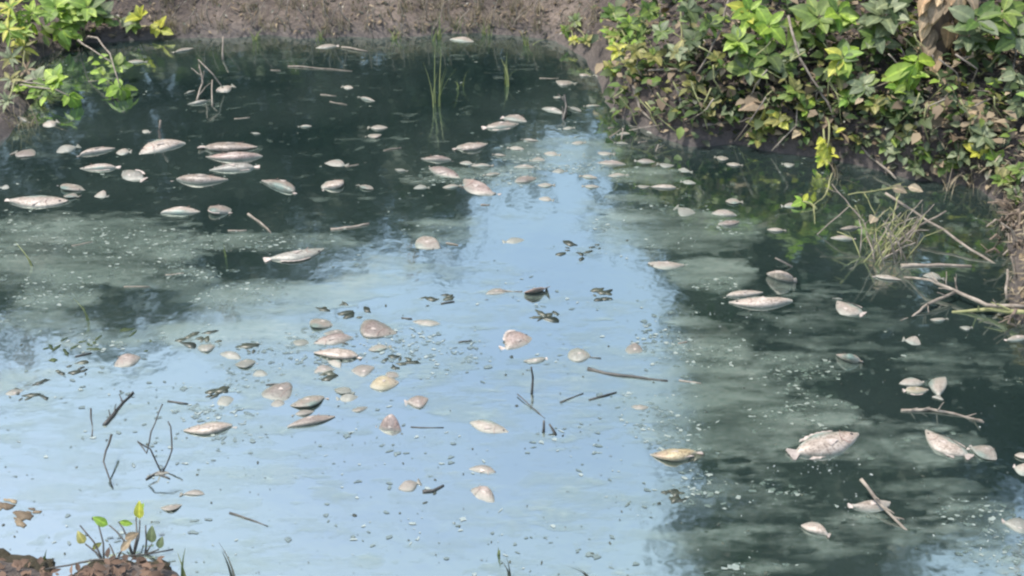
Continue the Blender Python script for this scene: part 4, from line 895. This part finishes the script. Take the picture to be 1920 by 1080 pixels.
for a in [(375, 640, 9, 40, 'wet', 'dark wet leaves behind two grey fish'), (470, 650, 5, 22, 'wet', 'few dark leaves beside the two grey fish'), (645, 585, 7, 45, 'wet', 'dark leaf scatter above the pink fish cluster'),
          (1122, 553, 7, 26, 'wet', 'black leaf clump on the narrow blue reflection'), (820, 565, 5, 34, 'wet', 'thin dark leaf bits left of the red fish'), (400, 733, 4, 22, 'wet', 'dark leaf pair above a sunken grey fish'),
          (745, 680, 6, 26, 'wet', 'dark leaf bits beside the crowded fish'), (60, 735, 7, 42, 'wet', 'dark leaf scatter at the left water edge'), (140, 690, 6, 40, 'wet', 'dark leaves below the left algae patches'),
          (1300, 850, 5, 20, 'wet', 'dark leaves around the tail of a yellowish fish'), (1020, 590, 5, 22, 'wet', 'grey leaf bits below the red round fish'), (1090, 470, 8, 40, 'wet', 'dark leaf scatter beside the right algae patch'),
          (1270, 930, 8, 24, 'wet', 'dark leaf clump under the yellowish fish'), (50, 970, 7, 30, 'dead', 'brown dead leaves afloat by the mossy clods'), (8, 945, 5, 20, 'dead', 'brown dead leaf bits behind the mossy clods'),
          (240, 640, 6, 60, 'dark', 'dark green leaf scatter in the left algae'), (120, 655, 8, 50, 'dark', 'green-black weed clump in left algae'), (610, 705, 4, 14, 'wet', 'tiny dark leaf beside a pinkish fish')]:
    clump(*a)
# torn scraps of scum, gathered along the film's edges
def scraps(name, n, want, Lr, mat, label):
    v, f = [], []; done = 0
    while done < n:
        j = nr.randint(0, FX.shape[0]); i = nr.randint(0, FX.shape[1]); x = FX[j, i] + rng.uniform(-st, st); y = FY[j, i] + rng.uniform(-st, st)
        if S[j, i] < -.95 or rng.random() > want(D[j, i], S[j, i], clus[j, i]): continue
        done += 1; L = Lr[0] + (Lr[1] - Lr[0]) * rng.random() ** 2.2; a = rng.gauss(0, .45); e = rng.uniform(.12, .55); kk = 8; b = len(v)
        for q_ in range(kk):
            q = 2 * math.pi * q_ / kk; rr = L * rng.uniform(.45, 1.15); u, w = rr * math.cos(q), rr * e * math.sin(q) * 1.5
            v.append((x + u * math.cos(a) - w * math.sin(a), y + u * math.sin(a) + w * math.cos(a), .0016))
        v.append((x, y, .0016 + L * .02)); f += [(b + q_, b + (q_ + 1) % kk, b + kk) for q_ in range(kk)]
    tag(link(name, mesh(name, v, f, mat)), label, 'algae', kind='stuff')
clus = np.clip((fbm(FX * 3, FY * 6, 210, 4) - .42) * 5, 0, 1)
SCUM = mat_plain('pale scum', (0.13, 0.165, 0.145), (0.24, 0.27, 0.235), 60, 0.2, 0.2)
SCUMD = mat_plain('dark scum', (0.035, 0.055, 0.045), (0.085, 0.11, 0.09), 60, 0.2, 0.2)
for m_ in (SCUM, SCUMD): m_.node_tree.nodes['Principled BSDF'].inputs['IOR'].default_value = 2.4
scraps('scum_scraps', 2700, lambda d, q, c: c * (1 if d > .5 else .07) * (.35 * (d > .3) + .65 * math.exp(-(q / .12) ** 2)), (.0015, .012), SCUM, 'pale torn scum scraps along the edges of the algae film')
scraps('scum_scraps', 3600, lambda d, q, c: c * (1 if d > .5 else .12) * (.5 * (d > .3) + .3 * math.exp(-(q / .15) ** 2)), (.002, .015), SCUMD, 'dark green weed scraps scattered through the algae film')
# bubbles and specks
def specks(name, n, samp, Lr, mat, label, cat, z=.0018):
    v, f = [], []
    for _ in range(n):
        x, y = samp(); p = P(x, y, z)
        if p.y > 6 or sdist(np.array([p.x]), np.array([p.y]))[0] > -.02: continue
        L = rng.uniform(*Lr) * rng.uniform(.5, 1); a = rng.uniform(0, 3.14); e = rng.uniform(.15, .8); b = len(v); kk = 6; L *= rng.random() ** .7 + .2
        for i in range(kk):
            q = 2 * math.pi * i / kk; rr = L * rng.uniform(.7, 1.1)
            v.append((p.x + rr * (math.cos(q) * math.cos(a) - e * math.sin(q) * math.sin(a)), p.y + rr * (math.cos(q) * math.sin(a) + e * math.sin(q) * math.cos(a)), z))
        v.append((p.x, p.y, z + L * .2)); f += [(b + i, b + (i + 1) % kk, b + kk) for i in range(kk)]
    o = link(name, mesh(name, v, f, mat)); tag(o, label, cat, kind='stuff'); return o
FOAM = mat_plain('foam', (0.18, 0.21, 0.20), (0.33, 0.36, 0.35), 40, 0.4, 0)
def spot(lst):
    def s():
        cx, cy, rx, ry = rng.choice(lst); return rng.gauss(cx, rx), rng.gauss(cy, ry)
    return s
specks('floating_specks', 800, lambda: (rng.uniform(0, 1920), 60 + 1020 * rng.random() ** .8), (.001, .008), LEAF['wet'], 'tiny dark specks of debris afloat all over the pond', 'debris')
specks('floating_specks', 350, spot([(1680, 720, 200, 90), (1500, 620, 150, 60), (1350, 620, 90, 60), (1650, 950, 150, 70), (1400, 980, 120, 60), (1850, 980, 60, 60), (350, 450, 220, 60), (300, 540, 200, 60), (1000, 300, 160, 40), (1180, 380, 90, 40), (700, 330, 200, 80), (850, 450, 120, 60)]), (.0015, .0045), FOAM, 'tiny pale foam specks afloat on the dark water', 'foam')
specks('bubbles', 90, spot([(1375, 590, 22, 14), (1430, 600, 40, 14), (1540, 880, 40, 10), (1560, 870, 30, 8), (1600, 950, 18, 12), (1290, 450, 26, 14), (1120, 300, 40, 20), (1450, 890, 12, 10), (1050, 300, 40, 18)]), (.002, .007), FOAM, 'white bubbles gathered beside the floating fish', 'bubbles')

# ------------------------------------------------------------------ near bank, lower left
for (x, y, s_, lab) in [(30, 1075, .055, 'mossy mud clod with a black top at the near bank'), (72, 1068, .035, 'small dark mud clod beside the black-topped one'), (205, 1088, .06, 'broad yellow-mossed clod under the seedlings'), (270, 1088, .055, 'mossy mud clod right of the seedlings'), (-5, 1052, .03, 'rounded dark clod at the water edge'), (300, 1072, .025, 'small dark clod at the tip of near bank'), (165, 1082, .03, 'low dark clod left of the seedlings')]:
    p = P(x, y); bm = bmesh.new(); bmesh.ops.create_icosphere(bm, subdivisions=3, radius=1)
    q = rng.uniform(0, 99)
    for vv in bm.verts:
        n_ = float(fbm(np.array([vv.co.x * 2 + q]), np.array([vv.co.y * 2 + vv.co.z * 1.7 + q]), 5)[0]); n2 = float(fbm(np.array([vv.co.x * 7 + q]), np.array([vv.co.y * 7 + vv.co.z * 5 + q]), 8)[0]); vv.co *= .35 + .8 * n_ + .5 * n2; vv.co.z *= .32
    me = bpy.data.meshes.new('mud_clod'); bm.to_mesh(me); bm.free(); me.materials.append(CLOD)
    me.polygons.foreach_set('use_smooth', [True] * len(me.polygons))
    o = link('mud_clod', me); o.location = (p.x, p.y, .004); o.scale = (s_ * 1.1, s_ * 1.1, s_); tag(o, lab, 'clod', 'mud clods of the near bank')
v, f = [], []
for _ in range(170):
    px_, py_ = rng.uniform(-20, 325), rng.uniform(1046, 1100); p = hit(px_, py_)
    if hz(p.x, p.y) < .004: continue
    lv, lf = leaf_geo(*rng.choice(NARROW + LSHAPES), n=3); M4 = leaf_matrix(p + Vector((0, 0, rng.uniform(.008, .026))), Vector((rng.uniform(-1, 1), rng.uniform(-1, 1), rng.uniform(-.2, .5))), Vector((rng.uniform(-.6, .6), -.4, 1)), rng.uniform(.014, .036)); b = len(v)
    v += [M4 @ Vector(q) for q in lv]; f += [tuple(b + q for q in fc) for fc in lf]
tag(link('leaf_litter', mesh('leaf_litter', v, f, LEAF['rust'])), 'reddish brown leaf bits littering the near bank', 'leaf litter', kind='stuff')
def seed(label, bx, by, leaves, stems=DTWIG):
    b_ = P(bx, by); r = empty('seedling', (b_.x, b_.y, max(hz(b_.x, b_.y), 0))); tag(r, label, 'seedling', 'seedlings on the near bank')
    for (x, y, z, lp, kind, d) in leaves:
        t = P(x, y, z) - r.location; v, f = [], []
        tube(v, f, curve_pts(Vector((0, 0, 0)), t, 5, -.05, .04, .05), .0028, .0018, 5); link('stem', mesh('stem', v, f, stems), r)
        if kind: add_leaf(r, t, Vector(d), Vector((0, -.8, .6)), .8 * lp / scale_at(t + r.location), kind)
    return r
seed('seedling with two yellow-green leaves at the near bank', 250, 1045, [(262, 975, .06, 46, 'yellow', (.0, .3, .9)), (205, 985, .05, 44, 'bright', (-.7, .1, .35)), (222, 978, .055, 34, 'bright', (.8, -.1, -.1)), (255, 970, .05, 36, 'bright', (.3, .4, .5))])
seed('seedling with folded brown and green leaves', 195, 1058, [(160, 1020, .03, 34, 'olive', (-.5, .2, .8)), (172, 1030, .02, 30, 'olive', (.7, .1, .5)), (185, 985, .06, 0, None, 0), (150, 985, .06, 0, None, 0)])
seed('seedling with a pink-brown withered leaf', 218, 1060, [(225, 1035, .03, 38, 'dead', (.5, .3, .5)), (232, 1012, .045, 34, 'dead', (.6, .2, .2)), (205, 1020, .03, 0, None, 0)])
seed('grey-leaved seedling standing right of the others', 272, 1040, [(285, 1020, .03, 46, 'grey', (.05, .2, .9)), (298, 1030, .02, 30, 'grey', (.2, .3, .8)), (273, 985, .055, 0, None, 0)])
stick('dry_twig', [P(85, 1068, .02), P(150, 1055, .02), P(240, 1042, .03), P(325, 1030, .02)], 0.0025, 0.0019, DTWIG, 'long thin twig lying across the near bank', 'twig')

# ------------------------------------------------------------------ trees standing behind the banks (the pond mirrors them)
def tree(base, H, blobs, label, n_leaf, name='tree', tr=.09, Ls=(.07, .13)):
    b_ = Vector((base[0], base[1], hz(*base) - .05)); r = empty(name, b_); tag(r, label, 'tree', 'trees behind the banks')
    v, f = [], []
    top = Vector((0, 0, H))
    tube(v, f, curve_pts(Vector((0, 0, 0)), top, 8, 0, .03), tr, tr * .35, 9, .1)
    for (cx, cy, cz, rx, ry, rz_) in blobs:
        c = Vector((cx, cy, cz)) - b_; s = Vector((0, 0, min(max(c.z - .6, .4), H * .9)))
        tube(v, f, curve_pts(s, c, 6, -.05, .06), tr * .4, tr * .12, 6)
        for q in range(5):
            e = c + Vector((rng.uniform(-.7, .7) * rx, rng.uniform(-.7, .7) * ry, rng.uniform(-.6, .7) * rz_)); tube(v, f, curve_pts(c, e, 4, 0, .08), tr * .12, tr * .05, 5)
    link('trunk', mesh('trunk', v, f, BARK), r)
    tot = sum(q[3] * q[4] * q[5] for q in blobs) ; cl = []
    for (cx, cy, cz, rx, ry, rz_) in blobs:
        k = max(6, int(75 * rx * rz_))
        for _ in range(k):
            while True:
                u = nr.uniform(-1, 1, 3); q = (u ** 2).sum()
                if q < 1: break
            u = u * (0.55 + .45 * q ** .3) if q > 0 else u
            cl.append((cx + u[0] * rx, cy + u[1] * ry, cz + u[2] * rz_, rng.uniform(.10, .26)))
    C = np.array(cl); ci = nr.randint(0, len(C), n_leaf)
    pos_ = C[ci, :3] + nr.normal(0, 1, (n_leaf, 3)) * C[ci, 3:4] * .75 - np.array(b_)
    keep = (pos_[:, 2] + b_.z) > 2.0 - (pos_[:, 1] + b_.y) * .29 + 0.02    # nothing hangs into the open water
    pos_ = pos_[keep]; n = len(pos_)
    d = nr.normal(0, 1, (n, 3)); d[:, 2] -= .4; d /= np.linalg.norm(d, axis=1)[:, None]
    w = np.cross(d, nr.normal(0, 1, (n, 3))); w /= np.linalg.norm(w, axis=1)[:, None] + 1e-9
    L = nr.uniform(*Ls, (n, 1)); wd = L * .26
    Vt = np.stack([pos_, pos_ + d * L * .5 + w * wd, pos_ + d * L, pos_ + d * L * .5 - w * wd], 1).reshape(-1, 3)
    me = grid_mesh('crown', Vt, np.arange(4 * n).reshape(-1, 4), LEAF['tree']); link('crown', me, r)
    return r
tree((-4.6, 8.2), 3.2, [(-4.6, 8, 2.6, 1.5, 1, 1.3), (-3.6, 8, 2.5, 1.2, .9, 1.0), (-5.4, 8, 1.8, 1.2, 1, 1.2)], 'broad tree behind the left bank, mirrored at left', 15000)
tree((-2.6, 8.3), 2.8, [(-2.7, 8, 2.2, 1.1, .9, 1.05), (-1.9, 8, 2.0, .9, .8, .95), (-3.0, 8, 1.3, 1, .8, .8)], 'leafy tree behind the far bank, left of the gap', 15000)
tree((-.9, 8.3), 2.2, [(-1.0, 8, 1.8, .8, .7, .75), (-.35, 8, 1.45, .6, .6, .6), (-1.5, 8, 1.2, .9, .7, .7)], 'lower tree behind the far bank next to the gap', 12000)
tree((.2, 8.4), 1.3, [(.15, 8, .95, .55, .6, .45), (.7, 8, .95, .5, .6, .45), (-.4, 8, .9, .6, .6, .5)], 'low bush behind the far bank in the gap', 7000, 'bush', .04)
tree((1.7, 7.6), 3.0, [(1.55, 7.3, 1.6, .65, .6, .7), (1.9, 7.3, 2.4, .6, .6, .7), (1.05, 7.2, 1.35, .3, .3, .28)], 'slim tree behind the tip of the right bank', 11000)
tree((2.5, 6.2), 4.4, [(2.2, 5.9, 2.3, 1.0, .8, 1.1), (2.0, 5.7, 3.3, .85, .7, .9), (2.7, 6.0, 3.0, 1.0, .8, 1.0), (2.2, 5.8, 4.3, .8, .7, .7), (1.7, 5.6, 1.7, .6, .5, .7)], 'tall tree on the right bank leaning to the pond', 26000)
tree((3.9, 5.9), 3.4, [(3.9, 5.6, 2.0, 1.0, .8, 1.2), (4.6, 5.6, 2.6, 1.0, .8, 1.2), (3.3, 5.7, 1.5, .8, .7, .9)], 'spreading tree at the far side of the right bank', 15000)
